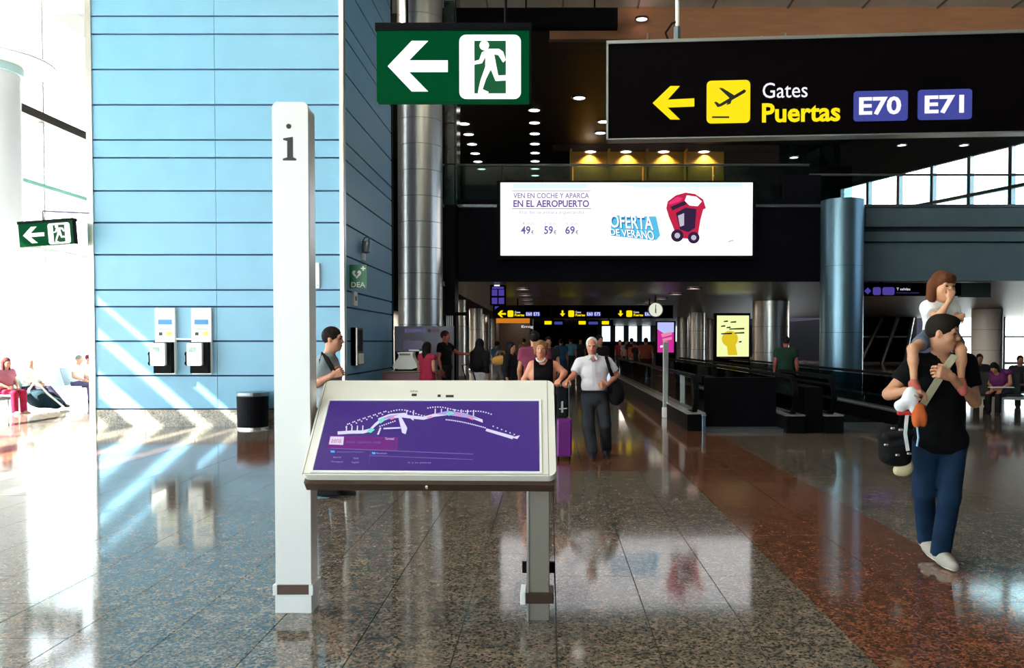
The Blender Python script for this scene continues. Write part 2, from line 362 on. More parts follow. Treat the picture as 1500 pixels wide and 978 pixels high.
# ground floor glazing on the right, D = 60
wn = thing('window_2', 'bright ground-floor glazing behind the seating at the right of the hall', 'window', (22, 60, 0), kind='structure')
for x in (26.7, 29.6, 33.0, 33.2, 36.4, 39.6): obj('mullion', box(x-.12, x+.12, 59.9, 60.1, 0, ZB), M['mullion'], wn)
for z in (.05, 1.95): obj('transom', box(22, 46, 59.92, 60.08, z-.06, z+.06), M['mullion'], wn)
for a, b in ((26.7, 29.6), (29.6, 33.2), (33.2, 36.4), (36.4, 39.6), (39.6, 46)): obj('glass_pane', box(a, b, 60, 60.02, 0, ZB), M['glass'], wn)
obj('spandrel', box(22, 26.7, 60, 60.1, 0, ZB), M['dark'], wn)
for k in range(3): obj('brace', tube([(22.6+k*1.6, 59.6, 0), (24.2+k*1.1, 59.6, ZB-.05)], .14, 6), M['steel_dark'], wn)
obj('wall_concourse', cat(box(45.7, 46, 33, 60, 0, ZB), box(21.7, 22, 60, 92, 0, ZB)), M['dark'], kind='structure')
# slab between the storeys (concourse ceiling / upper floor)
ub = thing('mezzanine', 'dark mezzanine deck with a blue-grey fascia crossing the hall', 'mezzanine', (0, MD, ZB))
obj('deck', cat(box(-3.4, 46, MD+.3, 62, ZB, ZT), box(-9.2, 15.9, 62, 92, ZB, ZT)), M['ceiling_bronze_sheen'], ub)
f32 = front(MD)
xr = f32.hit(1198, 400)[0]; xm = f32.hit(1264, 400)[0]
obj('dark_fascia', box(-3.4, xm, MD, MD+.3, ZB-.02, ZT+.12), M['dark'], ub)
def zpx(py): return f32.hit(1380, py)[1]
for (y0, y1, dep, m) in ((411, 356, .0, 'fascia'), (354, 340, .12, 'fascia'), (333, 306, .2, 'fascia')):
    obj('fascia_band', box(xm, XR+6, MD-dep, MD+.3, zpx(y0), zpx(y1)), M[m], ub)
obj('fascia_gap', box(xm, XR+6, MD+.15, MD+.3, ZB, zpx(300)), M['fascia_dark'], ub)
obj('coping', box(-3.4, XR+6, MD-.1, MD+.35, zpx(304), zpx(300)), M['steel_dark'], ub)
for k, x in enumerate(np.arange(7.9, XR+5, 2.1)): obj('balustrade_pane', box(x, x+2.06, MD+.1, MD+.12, zpx(300), zpx(256)), M['glass_rail'], ub)
obj('handrail', tube([(7.6, MD+.1, zpx(255)), (XR+6, MD+.1, zpx(255))], .035), M['steel_dark'], ub)
for k, x in enumerate(np.arange(-3.4, 7, 2.05)): obj('balustrade_pane', box(x, x+2.01, MD+.1, MD+.12, ZT+.12, ZT+1.1), M['glass_dark'], ub)
obj('handrail', tube([(-3.4, MD+.1, ZT+1.14), (7.6, MD+.1, ZT+1.14)], .035), M['steel_dark'], ub)
obj('bulkhead', box(f32.hit(1150, 280)[0], f32.hit(1203, 280)[0], MD, MD+.3, ZT+.1, zpx(256)), M['dark'], ub)
# left shops behind the blue block, under the mezzanine
obj('wall_shops', cat(box(-9.2, -9.0, 20.4, 92, 0, ZB)), M['whitewall'], kind='structure')
obj('wall_upper', cat(box(-9.2, -9.0, 20.4, 92, ZB, ZC), box(15.9, 16.1, 45, 92, ZT, ZC)), M['dark'], kind='structure')
# upper level: amber bays and dark glazing, D = 45
ba = thing('upper_lounge_wall', 'upper-floor back wall with four amber panelled bays under downlights', 'wall', (0, 45, ZT))
f45 = front(45.); bx = [f45.hit(x, 240)[0] for x in (836, 891, 946, 1003, 1062)]
for i in range(4):
    obj('amber_panel', box(bx[i]+.06, bx[i+1]-.06, 45, 45.2, ZT, ZC-.35), M['wood'], ba)
    obj('fin', box(bx[i]-.05, bx[i]+.05, 44.2, 45.2, ZT, ZC-.35), M['wood'], ba)
obj('header', box(bx[0]-1, f45.hit(1140, 240)[0], 44.9, 45.2, ZC-.35, ZC), M['brownwall'], ba)
obj('brown_panel', box(bx[4], f45.hit(1142, 240)[0], 45, 45.2, ZT, ZC-.35), M['brownwall'], ba)
g0, g1 = f45.hit(1142, 240)[0], 15.9
for k in range(3): obj('green_pane', box(g0+(g1-g0)*k/3+.04, g0+(g1-g0)*(k+1)/3-.04, 45, 45.1, ZT, ZC), M['greenglass'], ba)
obj('rail', tube([(bx[0], 43.5, 7.6), (g1, 43.5, 7.6)], .04), M['brown'], ba)
for i in range(4):
    x = (bx[i]+bx[i+1])/2
    l = bpy.data.lights.new('bay_downlight', 'SPOT'); l.energy = 330; l.color = (1, .78, .3); l.spot_size = math.radians(110); l.spot_blend = .6; l.shadow_soft_size = .08
    o = bpy.data.objects.new('bay_downlight', l); COL.objects.link(o); o.location = (x, 44.72, ZC-.4); o.rotation_euler = (math.radians(8), 0, 0)
# slanted bright glazing at the right of the upper floor
gA = np.array((15.95, 45., 0)); gB = np.array((XR, 33.2, 0)); gd = gB-gA
fg = Fr((15.95, 45, ZT), gd, (0, 0, 1)); gl = float(np.linalg.norm(gd))
wn = thing('window_3', 'slanted upper-floor glazing bright with sky above the fascia', 'window', (15.95, 45, ZT), kind='structure')
obj('solid_band', cat(rect(fg, 0, 4.3, gl, ZC-ZT, -.1, .1), rect(fg, 0, 0, gl, .35, -.1, .1)), M['fascia_dark'], wn)
for k in range(6):
    a = gl*k/6; obj('glass_pane', rect(fg, a+.06, .35, a+gl/6-.06, 4.3, -.01, .01), M['glass'], wn)
    obj('mullion', rect(fg, a-.09, .35, a+.09, 4.3, -.12, .12), M['steel_dark'], wn)
obj('transom', rect(fg, 0, 2.5, gl, 2.64, -.1, .1), M['steel_dark'], wn)
obj('infill', rect(fg, gl*1/6+.1, .35, gl*2/6-.1, 2.5, -.05, .05), M['fascia'], wn)
# ================================================================== BLUE BLOCK
bk = thing('wall_blue', 'freestanding room clad in pale blue horizontal panels with a stone plinth', 'wall', (-8.6, 15.4, 0), kind='structure')
fw = front(15.4); BX0 = fw.hit(136, 500)[0]; BX1 = fw.hit(504, 500)[0]; BXM = fw.hit(318, 500)[0]; BY1 = 20.15
obj('core', box(BX0+.05, BX1-.05, 15.45, BY1-.03, 0, ZC), M['blue_joint'], bk)
zl = [fw.hit(300, y)[1] for y in (599, 550, 499.5, 449, 424.5, 373, 326, 279.5, 231, 204.8, 153.5, 101.7, 50, 23.7)] + [8.38, 9.02, 9.68, 10.34, 11, 11.66, ZC]
g_ = .016
for a, b in zip(zl, zl[1:]):
    obj('panel', box(BX0+.05, BXM-.004, 15.4, 15.45, a+g_, b-g_), M['blue'], bk)
    obj('panel', box(BXM+.004, BX1-.06, 15.4, 15.45, a+g_, b-g_), M['blue'], bk)
    obj('panel', box(BX1-.05, BX1, 15.5, BY1-.05, a+g_, b-g_), M['blue'], bk)
for i in range(5):
    x0 = BX0+.05+(BX1-BX0-.1)*i/5; obj('plinth_stone', box(x0+.004, x0+(BX1-BX0-.1)/5-.004, 15.39, 15.45, 0, zl[0]-.012), M['plinth'], bk)
for i in range(5):
    y0 = 15.5+4.6*i/5; obj('plinth_stone', box(BX1-.05, BX1+.01, y0+.004, y0+.916, 0, zl[0]-.012), M['plinth'], bk)
obj('corner_post', box(BX0-.06, BX0+.05, 15.37, 15.5, 0, ZC), M['steel'], bk); obj('corner_post', bbox(BX1-.06, BX1+.03, 15.36, 15.5, 0, ZC, .015), M['steel'], bk)
obj('end_post', box(BX1-.1, BX1+.02, BY1-.04, BY1+.06, 0, ZC), M['black'], bk)
# ================================================================== COLUMNS
def column(name, label, x, y, r, z1, m, seam=.68, n=48, cap=True, z0=0):
    t = thing(name, label, 'column', (x, y, 0))
    obj('core', lathe([(r-.02, z0), (r-.02, z1)], x, y, n), M['fascia_dark'], t, smooth=True)
    k = max(1, round((z1-z0)/seam)); h = (z1-z0)/k
    for i in range(k): obj('cladding_ring', lathe([(r, z0+i*h+.006), (r, z0+(i+1)*h-.006)], x, y, n), m, t, smooth=True)
    if cap: obj('base_ring', lathe([(r+.05, 0), (r+.05, .1), (r, .14)], x, y, n), M['steel_dark'], t, smooth=True)
    return t
c0 = P(616, 400, 22.3); column('steel_column', 'tall brushed steel column beside the blue panelled room', c0[0], 22.3, .60, ZC, M['steel'])
c0 = P(1233, 400, 23.1); column('steel_column', 'thick blue-grey column carrying the mezzanine fascia', c0[0], 23.1, .58, 5.55, M['steel_teal'], 1.6)
for px, D, r, l in ((668, 35, .42, 'steel column just past the booth under the mezzanine'), (697, 44, .36, 'slim steel column behind the woman in black'), (709, 54, .34, 'third steel column back along the shops'), (721, 64, .36, 'farthest white-lit column along the shops'),
                    (1129, 36, .78, 'broad shiny steel column right of the yellow light box'), (1021, 50, .5, 'steel column behind the pole sign across the walkway'), (1000, 60, .42, 'far steel column beside the magenta screen'), (1041, 66, .36, 'slim far column next to the yellow light box'),
                    (1446, 45, .78, 'white-lit column in front of the bright right-hand glazing')):
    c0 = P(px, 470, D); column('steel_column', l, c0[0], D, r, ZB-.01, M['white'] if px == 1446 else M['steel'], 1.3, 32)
# white facade column with a flared cap
xw = -14.3; t = thing('white_column', 'white round column with a shallow conical cap by the glazed facade', 'column', (xw, 21, 0))
obj('shaft', lathe([(.75, 0), (.72, 8.5)], xw, 21, 40), M['white'], t, smooth=True)
obj('collar', lathe([(.8, 8.4), (.8, 8.6)], xw, 21, 40), mat('pale teal', (.4, .58, .58), .4), t, smooth=True)
obj('cap', lathe([(.7, 8.6), (1.52, 8.66), (1.53, 8.7), (.7, 9.2), (.25, 9.3)], xw, 21, 40), M['offwhite'], t, smooth=True)
obj('seam', box(xw+.45, xw+.48, 20.40, 20.44, 0, 8.3), mat('pale teal seam', (.35, .55, .55), .4), t)
# glazed lift shaft beside the column
x0 = P(651, 300, 22.9)[0]; x1 = P(666, 300, 22.9)[0]; t = thing('lift_shaft', 'narrow dark green glass shaft beside the tall steel column', 'shaft', (x0, 22.9, 5))
for k in range(5): obj('glass_panel', box(x0, x1, 22.9, 23.8, P(660, 300, 22.9)[2]+k*1.13+.015, P(660, 300, 22.9)[2]+(k+1)*1.13-.015), M['greenglass'], t)
obj('corner_fin', box(x1+.02, x1+.06, 22.9, 23.8, P(660, 300, 22.9)[2], ZC-.3), M['greenglass'], t)
obj('carrier', box(x0, x1, 22.9, 23.8, 0, P(660, 300, 22.9)[2]), M['black'], t)
# ================================================================== KIOSK (totem + tilted map table + leg)
ki = thing('information_kiosk', 'white information totem with a tilted violet map screen on a grey leg', 'kiosk', (-1.5, 4.8, 0))
ft = front(4.8); ta0 = ft.hit(404, 880)[0]; ta1 = ft.hit(456, 880)[0]; tz = ft.hit(424, 149)[1]
def slabz(fr, a0, a1, z0, z1, r, c0, c1):   # upright slab with rounded top corners
    p = [(a0, z0), (a1, z0)]
    for cx_, s in ((a1-r, 0), (a0+r, 90)): p += [(cx_+r*math.cos(math.radians(s+15*i)), z1-r+r*math.sin(math.radians(s+15*i))) for i in range(7)]
    return prism(p, fr, c0, c1)
tot = obj('totem', slabz(ft, ta0, ta1, .0, tz, .035, -.022, 0), M['white'], ki)
obj('totem_side', slabz(ft, ta0+.008, ta1-.004, .0, tz-.012, .03, -.15, -.023), M['steel'], ki)
obj('totem_foot', box(ta0-.002, ta1+.002, 4.795, 4.95, 0, ft.hit(430, 872)[1]), M['white'], ki)
z0 = ft.hit(430, 870)[1]; z1 = ft.hit(430, 856)[1]
obj('collar', bbox(ta0-.006, ta1+.006, 4.788, 4.955, z0, z1, .004, 1), M['bronze'], ki)
for xa in (ta0-.012, ta1-.01): obj('collar_clip', box(xa, xa+.024, 4.784, 4.96, z0-.002, z1+.002), M['white'], ki, label='pale metal clip at the collar end')
ii = [(414.5, 235), (434, 235), (434, 232.2), (429, 230.5), (429, 200.5), (415, 202.5), (415, 205), (420.8, 206.5), (420.8, 230.5), (414.5, 232.2)]
obj('letter', cat(polypx(ft, ii, 0, .003), disc(ft, *ft.hit(423, 185), .0145, 0, .003)), M['ink'], tot, label='black serif letter i')
# tilted table: corners measured from the photo
BL = np.array((-1.374, 4.5, .866)); BR = np.array((.037, 4.436, .869)); TL = np.array((-1.386, 5.05, 1.36))
ft2 = Fr(BL, BR-BL, TL-BL); W_ = float(np.linalg.norm(BR-BL)); Hh = float(np.linalg.norm(TL-BL))
def k2(px, py): return ft2.hit(px, py)
obj('table_body', rrect(ft2, .0, .0, W_, Hh, .045, -.05, 0), M['offwhite'], ki)
# brown tray below: wedge under the front edge
pr = [ft2.pt(0, 0, -.05), ft2.pt(0, .02, -.105), ft2.pt(0, Hh-.05, -.12), ft2.pt(0, Hh, -.05)]
dx = ft2.ex*W_
vv = [p+ft2.ex*.012 for p in pr] + [p+dx-ft2.ex*.012 for p in pr]
obj('tray', (vv, [(0, 1, 2, 3), (7, 6, 5, 4), (0, 4, 5, 1), (1, 5, 6, 2), (2, 6, 7, 3), (3, 7, 4, 0)]), M['bronze'], ki, label='brown metal tray under the table')
obj('front_lip', rrect(ft2, .012, -.028, W_-.012, .03, .012, -.1, -.045), M['bronze'], ki)
obj('lock', disc(ft2, *k2(624, 700), .007, -.045, -.03, 12), M['steel'], ki)
s00 = k2(461, 683); s11 = k2(790, 582)
sa0 = k2(461, 683)[0]; sa1 = k2(791, 684)[0]; sb0 = k2(620, 683)[1]; sb1 = k2(630, 582)[1]
gr = M['bronze']
obj('screen_bezel', ring(ft2, sa0-.014, sb0-.014, sa1+.014, sb1+.014, .012, .0, .006), M['white'], ki)
obj('seam', cat(rect(ft2, sa0-.055, 0, sa0-.052, Hh, 0, .0008), rect(ft2, sa1+.05, 0, sa1+.053, Hh, 0, .0008), rect(ft2, sa0-.052, sb0-.022, sa1+.05, sb0-.0195, 0, .0008)), gr, ki, label='thin brown seam line')
for xa, xb in ((611, 619), (649, 654), (661, 673)): obj('camera_dot', rrect(ft2, *k2(xa, 575), *k2(xb, 571.5), .002, 0, .002), M['ink'], ki)
obj('lettering', textpx(ft2, 'AENA', 609, 566.5, 621, 569.5, .001), gr, ki)
sc_ = obj('map_screen', rect(ft2, sa0, sb0, sa1, sb1, -.002, .003), M['map_bg'], ki, label='violet airport map screen')
def mpx(name, polys, m, c=.0042, lab=None): return obj(name, cat(*[polypx(ft2, p, .003, c) for p in polys]), m, sc_, label=lab)
mpx('legend_band', [[(481, 656), (585, 656), (588, 636), (487, 637)]], M['map_mag'], .0036, 'magenta legend band')
def band(cl, w0, w1=None):
    out = []
    for (x0, y0), (x1, y1) in zip(cl, cl[1:]): out.append([(x0, y0-w0), (x1, y1-w0), (x1, y1+w0), (x0, y0+w0)])
    return out
ctr = [(499, 633), (518, 631), (537, 630), (547, 627), (555, 619), (563, 612.7), (576.7, 607), (595, 604.7), (611, 606), (627, 607), (643, 602), (664.7, 598.5), (686, 600.7), (700, 603.5), (713, 608)]
mpx('terminal_plan', band(ctr, 2.2) + band([(560, 611), (577, 604), (600, 601.5), (612, 610)], 1.3) + [[(590, 608), (594, 606), (602, 622), (599, 631), (594, 629)]] + band([(567, 624), (592, 622)], 1) + [[(557, 633), (559.5, 633), (564, 623), (561.5, 623)]] + [[(718, 618.5), (757, 628), (755, 632.5), (716.5, 622)], [(754, 630), (766, 626.5), (762, 632)]], M['map_white'], lab='white plan of the terminal')
mpx('plan_halls', [[(560, 612), (576, 605.5), (590, 603), (575, 610)], [(642, 600.5), (664, 595), (688, 597.5), (708, 605), (690, 604), (664, 601)]], M['map_lilac'], .0046)
mpx('plan_spots', [[(560, 613.5), (566, 609), (571, 611), (563, 617)], [(542, 629.5), (548, 624), (554, 626), (548, 631)], [(660, 599), (668, 596), (672, 599), (664, 602)]], M['map_teal'], .005)
mpx('plan_spots', [[(577, 609), (583, 606.5), (585, 608.5), (579, 611)], [(676, 599), (682, 599.5), (681, 602), (675, 601.5)], [(632, 605.5), (639, 603), (639, 605), (632, 607)], [(692, 602), (700, 605), (699, 607), (691, 604)]], M['map_pink'], .005)
mpx('gate_stubs', [[(x-.8, y0), (x+.8, y0), (x+1.6, y1), (x+.2, y1)] for x, y0, y1 in [(x, 630-abs(x-540)*.02, 622-(x-512)*.05) for x in (512, 520, 528, 536)] + [(x, 601, 592.5) for x in (644, 653, 662, 672, 682, 691, 700)] + [(x, 603, 596) for x in (602, 612)]], M['map_white'], .0044)
sp_ = []
for i in range(24): x = 512+i*2.6; y = 624-22*(i/23)**.9-(3 if i % 3 else 0); sp_.append((x, y))
for i in range(16): t_ = i/15; sp_.append((576+t_*60, 600-4*math.sin(t_*5)))
for i in range(26): t_ = i/25; sp_.append((634+t_*92, 592+14*max(0, t_-.45)**1.3-2*math.sin(t_*9)))
for i in range(22): t_ = i/21; sp_.append((660+t_*56, 608+9.5*t_**1.5))
for i in range(6): sp_.append((728+i*6, 615+i*2.1))
for i in range(8): sp_.append((562+i*3.2, 621-i*1.2))
mpx('gate_dots', [[(x-.95, y-.75), (x+.95, y-.75), (x+.95, y+.75), (x-.95, y+.75)] for x, y in sp_], M['map_white'])['kind'] = 'stuff'
mpx('logo_plate', [[(485, 650), (506, 650), (508, 638), (488, 638.5)]], M['map_white'])
obj('logo_text', textpx(ft2, 'aena', 488, 641.5, 505, 648, .0052, .02), M['map_pink'], sc_)
mpx('legend_line', band([(487, 655.5), (696, 656.2)], .4) + band([(695, 656), (695.5, 680)], .35) + band([(546, 656), (542, 678)], .3) + band([(544, 664), (695, 664)], .25), M['map_line'])
for (b, x0, y0, x1, y1, m) in (('Arrivals  Departures  Lounge', 510, 642, 563, 648.5, 'map_line'), ('Terminal', 568, 636.5, 582, 640.5, 'map_white'), ('Informacion general del aeropuerto', 496, 658.5, 536, 661.5, 'map_lilac'), ('Mas servicios', 554, 658.5, 570, 661.5, 'map_lilac'),
                           ('Espanol', 490, 667, 502, 670, 'map_lilac'), ('Francais', 520, 667, 528, 670, 'map_lilac'), ('Portugues', 487, 673.5, 505, 676.5, 'map_lilac'), ('English', 517, 673.5, 528, 676.5, 'map_lilac'), ('Ir a su puerta', 600, 670, 634, 673.5, 'map_lilac')):
    obj('legend_text', textpx(ft2, b, x0, y0, x1, y1, .0045), M[m], sc_)
mpx('legend_dot', [[(487, 661.5), (493, 661.5), (493, 658.8), (487, 658.8)], [(548, 661.5), (553, 661.5), (553, 658.8), (548, 658.8)]], M['map_cyan'])
# leg
fl_ = front(4.66); la0 = fl_.hit(773, 850)[0]; la1 = fl_.hit(805, 850)[0]
obj('leg', bbox(la0, la1, 4.66, 4.78, 0, .93, .004, 1), mat('grey leg', (.30, .27, .23), .35, .4), ki)
obj('leg_edge', box(la0-.006, la0+.006, 4.652, 4.79, 0, .93), M['steel'], ki)
z0 = fl_.hit(790, 883)[1]; z1 = fl_.hit(790, 867)[1]
obj('collar', bbox(la0-.03, la1+.024, 4.645, 4.80, z0, z1, .004, 1), M['bronze'], ki); obj('collar_clip', bbox(la0-.042, la0-.012, 4.64, 4.81, z0-.004, z1+.002, .003, 1), M['white'], ki)
z2 = fl_.hit(790, 847)[1]; z3 = fl_.hit(790, 831)[1]
for xa, xb in ((la0-.035, la0), (la1, la1+.03)): obj('bracket', box(xa, xb, 4.77, 4.8, z2, z3), M['black'], ki)
obj('cable', tube([(la1+.026, 4.78, z3), (la1+.034, 4.78, z0)], .003, 6), M['black'], ki)
obj('strut', tube([(la0-.01, 4.8, .85), (ta1, 4.92, .9)], .03, 8), M['bronze'], ki)

# ================================================================== OVERHEAD SIGNS
def arrow_left(fr, x0, x1, y, hh, sh, hl):   # pixel box: tip x0, tail x1, centre y, half head height, half shaft, head stroke
    return [(x0, y), (x0+hh*.95, y-hh), (x0+hh*.95+hl, y-hh), (x0+sh+hl*.95, y-sh), (x1, y-sh), (x1, y+sh), (x0+sh+hl*.95, y+sh), (x0+hh*.95+hl, y+hh), (x0+hh*.95, y+hh)]
def poly_arrow(fr, pts, c0, c1): return prism([fr.hit(*p) for p in pts][::-1], fr, c0, c1)
def runner(fr, pts, c0, c1): return cat(*[prism([fr.hit(*p) for p in q][::-1], fr, c0, c1) for q in pts])
def exit_sign(fr, px, label, Hg, name_pole=None):
    """px: maps (u,v) in the big sign's pixels to this sign's pixels"""
    a0, b0 = fr.hit(*px(552, 148)); a1, b1 = fr.hit(*px(775, 45))
    t = thing('exit_sign', label, 'sign', tuple(fr.pt(a0, b0)), group=None)
    obj('housing', rect(fr, a0, b0, a1, b1, -.10, 0), M['ex_green'], t)
    obj('top_rail', rect(fr, a0-.01, b1, a1+.02, b1+.05*(a1-a0), -.13, .01), M['black'], t)
    obj('end_cap', rect(fr, a1, b0, a1+.012*(a1-a0), b1, -.11, .005), M['black'], t)
    A = arrow_left(fr, 568, 656, 97, 37, 8.5, 24)
    obj('arrow', poly_arrow(fr, [px(*p) for p in A], 0, .004), M['ex_white'], t, label='white arrow')
    q0 = fr.hit(*px(673, 145)); q1 = fr.hit(*px(763, 51))
    obj('pictogram_plate', rrect(fr, q0[0], q0[1], q1[0], q1[1], .11*(q1[0]-q0[0]), 0, .004), M['ex_white'], t)
    d0 = fr.hit(*px(695, 137)); d1 = fr.hit(*px(741, 60))
    dr = obj('doorway', rect(fr, d0[0], d0[1], d1[0], d1[1], .004, .006), M['ex_green2'], t)
    hd = fr.hit(*px(709.5, 67)); hr = abs(fr.hit(*px(716.5, 67))[0]-hd[0])
    man = [[(706, 77), (716, 72), (731, 72), (737, 76), (741, 88), (737, 92), (730, 81), (724, 80), (727, 96), (730, 111), (746, 110), (749, 114), (746, 118), (726, 119), (719, 102), (712, 116), (707, 131), (701, 131), (704, 118), (711, 98), (711, 84), (706, 93), (695, 95), (695, 90), (702, 88)],
           [(701, 131), (707, 131), (716, 135), (714, 138), (700, 138)]]
    obj('running_figure', cat(runner(fr, [[px(*p) for p in q] for q in man], .006, .009), disc(fr, hd[0], hd[1], hr, .006, .009)), M['ex_white'], t, label='white running figure')
    return t, a0, b0, a1, b1
fe = front(7.); t, a0, b0, a1, b1 = exit_sign(fe, lambda u, v: (u, v), 'large hanging green exit sign with white arrow near the ceiling', 0)
for a in (a0+.25, a1-.2): obj('suspension_rod', tube([tuple(fe.pt(a, b1+.06, -.05)), tuple(fe.pt(a, ZC-.05, -.05))], .012), M['black'], t)
# small tilted exit sign by the facade
O = np.array((67.5, 342.5))
def pxs(u, v):
    s = 79/223.; x = (u-663.5)*s; y = (v-96.5)*s*.92; r = math.radians(-4.2); return (O[0]+x*math.cos(r)-y*math.sin(r), O[1]+x*math.sin(r)+y*math.cos(r))
fs = Fr((0, 15, 0), (math.cos(.0733), 0, math.sin(.0733)), (-math.sin(.0733), 0, math.cos(.0733)))
t, a0, b0, a1, b1 = exit_sign(fs, pxs, 'small tilted green exit sign hanging by the glazed facade', 0)
p = np.array(fs.pt((a0+a1)/2-.06, b1+.04, -.05)); e = P(131, 308, 15.05); e0 = P(62, 309, 15.05)
obj('bracket_arm', cat(tube([p, (e0[0], 15.05, e0[2])], .018), tube([(e0[0], 15.05, e0[2]), (BX0+.02, 15.4, e[2])], .018)), mat('violet grey arm', (.28, .24, .36), .4), t)
# gates sign
pA = P(888, 205, 9.15); pB = P(1497, 196, 8.82); ex = pB-pA; ex[2] = 0
fg2 = Fr(pA, ex, (0, 0, 1)); ga = fg2.hit(1497, 100)[0]; gb = fg2.hit(888, 60)[1]; GA = ga+1.1
gt = thing('gate_sign', 'wide black overhead sign pointing to gates E70 and E71', 'sign', tuple(pA))
obj('panel', rect(fg2, .02, .02, GA, gb-.02, -.16, 0), M['sign_black'], gt)
obj('frame', cat(rect(fg2, 0, 0, .022, gb, -.17, .012), rect(fg2, 0, gb-.035, GA, gb, -.17, .012), rect(fg2, 0, 0, GA, .014, -.17, .012)), M['steel'], gt)
obj('arrow', poly_arrow(fg2, [(956, 151), (982, 126), (996, 126), (978, 146), (1017, 144), (1017, 156), (978, 157.5), (996, 175), (982, 175)], 0, .004), M['sign_yellow'], gt, label='yellow arrow')
q0 = fg2.hit(1035, 181); q1 = fg2.hit(1099, 117); pl = obj('pictogram_plate', rrect(fg2, *q0, *q1, .05, 0, .004), M['sign_yellow'], gt, label='yellow plate with a departing plane')
obj('plane_pictogram', cat(*[polypx(fg2, q, .004, .006) for q in ([(1046, 150), (1049, 149), (1054, 152.5), (1090, 131), (1093, 133), (1091, 136), (1056, 156), (1051, 157)], [(1053, 129), (1058, 129), (1076, 140), (1070, 145)], [(1066, 149), (1072, 146), (1070, 152), (1064, 154)], [(1043, 170.5), (1068, 170.5), (1068, 173), (1043, 173)])]), M['ink'], pl)
obj('lettering', textpx(fg2, 'Gates', 1117, 120, 1183, 144, .004, .002), M['sign_white'], gt); obj('lettering', textpx(fg2, 'Puertas', 1116, 149, 1231, 180, .004, .028), M['sign_yellow'], gt)
for (x0, y0, x1, y1, s, u0, v0, u1, v1) in ((1250, 132, 1330, 178, 'E70', 1258, 141, 1320, 169), (1344, 130, 1424, 176, 'E71', 1354, 139, 1412, 167)):
    g = obj('gate_plate', rrect(fg2, *fg2.hit(x0, y1), *fg2.hit(x1, y0), .035, 0, .004), M['sign_blue'], gt)
    obj('lettering', textpx(fg2, s, u0, v0, u1, v1, .006, .03), M['sign_white'], g)
px_ = fg2.hit(993, 57)[0]
for a in (px_, GA-.6):
    obj('hanger_pole', tube([fg2.pt(a, gb, -.08), fg2.pt(a, ZC-fg2.o[2], -.08)], .022), M['white'], gt); obj('hanger_joint', tube([fg2.pt(a, gb-.01, -.08), fg2.pt(a, gb+.16, -.08)], .04), M['sign_violet'] if 0 else M['steel_dark'], gt)
obj('cable', tube([fg2.pt(px_-.1, gb+.02, -.08), fg2.pt(px_-.13, gb+.1, -.08), fg2.pt(px_-.06, gb+.2, -.08), fg2.pt(px_, gb+.22, -.08)], .012), M['black'], gt)
for x in (1116, 1198, 1377): a, b = fg2.hit(x, 50); obj('cap_screw', rect(fg2, a, gb, a+.02, gb+.03, -.1, -.06), M['steel'], gt)

# ================================================================== LED SCREEN
fd = front(23.4); L0 = fd.hit(733, 374); L1 = fd.hit(1103, 267)
ls = thing('advert_screen', 'huge white advertising screen mounted on the dark mezzanine', 'screen', tuple(fd.pt(*L0)))
obj('housing', rect(fd, L0[0]-.1, L0[1]-.1, L1[0]+.1, L1[1]+.06, -.28, -.05), M['black'], ls)
for i in range(6):
    for j in range(3):
        x0 = L0[0]+(L1[0]-L0[0])*i/6; x1 = L0[0]+(L1[0]-L0[0])*(i+1)/6; y0 = L0[1]+(L1[1]-L0[1])*j/3; y1 = L0[1]+(L1[1]-L0[1])*(j+1)/3
        obj('screen_module', rect(fd, x0+.006, y0+.005, x1-.006, y1-.005, -.05, 0), M['led'], ls)
obj('seam_backing', rect(fd, L0[0], L0[1], L1[0], L1[1], -.06, -.045), M['led_pale'], ls)
obj('top_strip', cat(polypx(fd, [(752, 269), (860, 269), (860, 275), (752, 275)], 0, .01), polypx(fd, [(900, 269), (1087, 268), (1087, 273), (940, 275)], 0, .01)), M['led_sky'], ls)
for (s, x0, y0, x1, y1, m, bo) in (('VEN EN COCHE Y APARCA', 752, 282.5, 863, 290.5, 'led_ink', .026), ('EN EL AEROPUERTO', 752, 293, 863, 303.5, 'led_ink2', .03), ('Por fin te estara esperando', 761, 308.5, 855, 315, 'led_grey', .012), ('4 dias', 765, 325, 783, 329, 'led_grey', .01), ('5 dias', 797, 325, 815, 329, 'led_grey', .01), ('6 dias', 829, 325, 847, 329, 'led_grey', .01),
                                 ('49', 763, 331, 777, 343, 'led_ink2', .025), ('59', 797, 331, 810, 343, 'led_ink2', .025), ('69', 828, 331, 842, 343, 'led_ink2', .025), ('\u20ac', 778, 337, 782, 343, 'led_ink2', .02), ('\u20ac', 811, 337, 815, 343, 'led_ink2', .02), ('\u20ac', 843, 337, 847, 343, 'led_ink2', .02)):
    obj('lettering', textpx(fd, s, x0, y0, x1, y1, .012, bo), M[m], ls)
obj('rule', cat(polypx(fd, [(750, 279.2), (865, 279.2), (865, 279.9), (750, 279.9)], 0, .01), polypx(fd, [(750, 305), (866, 305), (866, 306), (750, 306)], 0, .01)), M['led_ink'], ls)
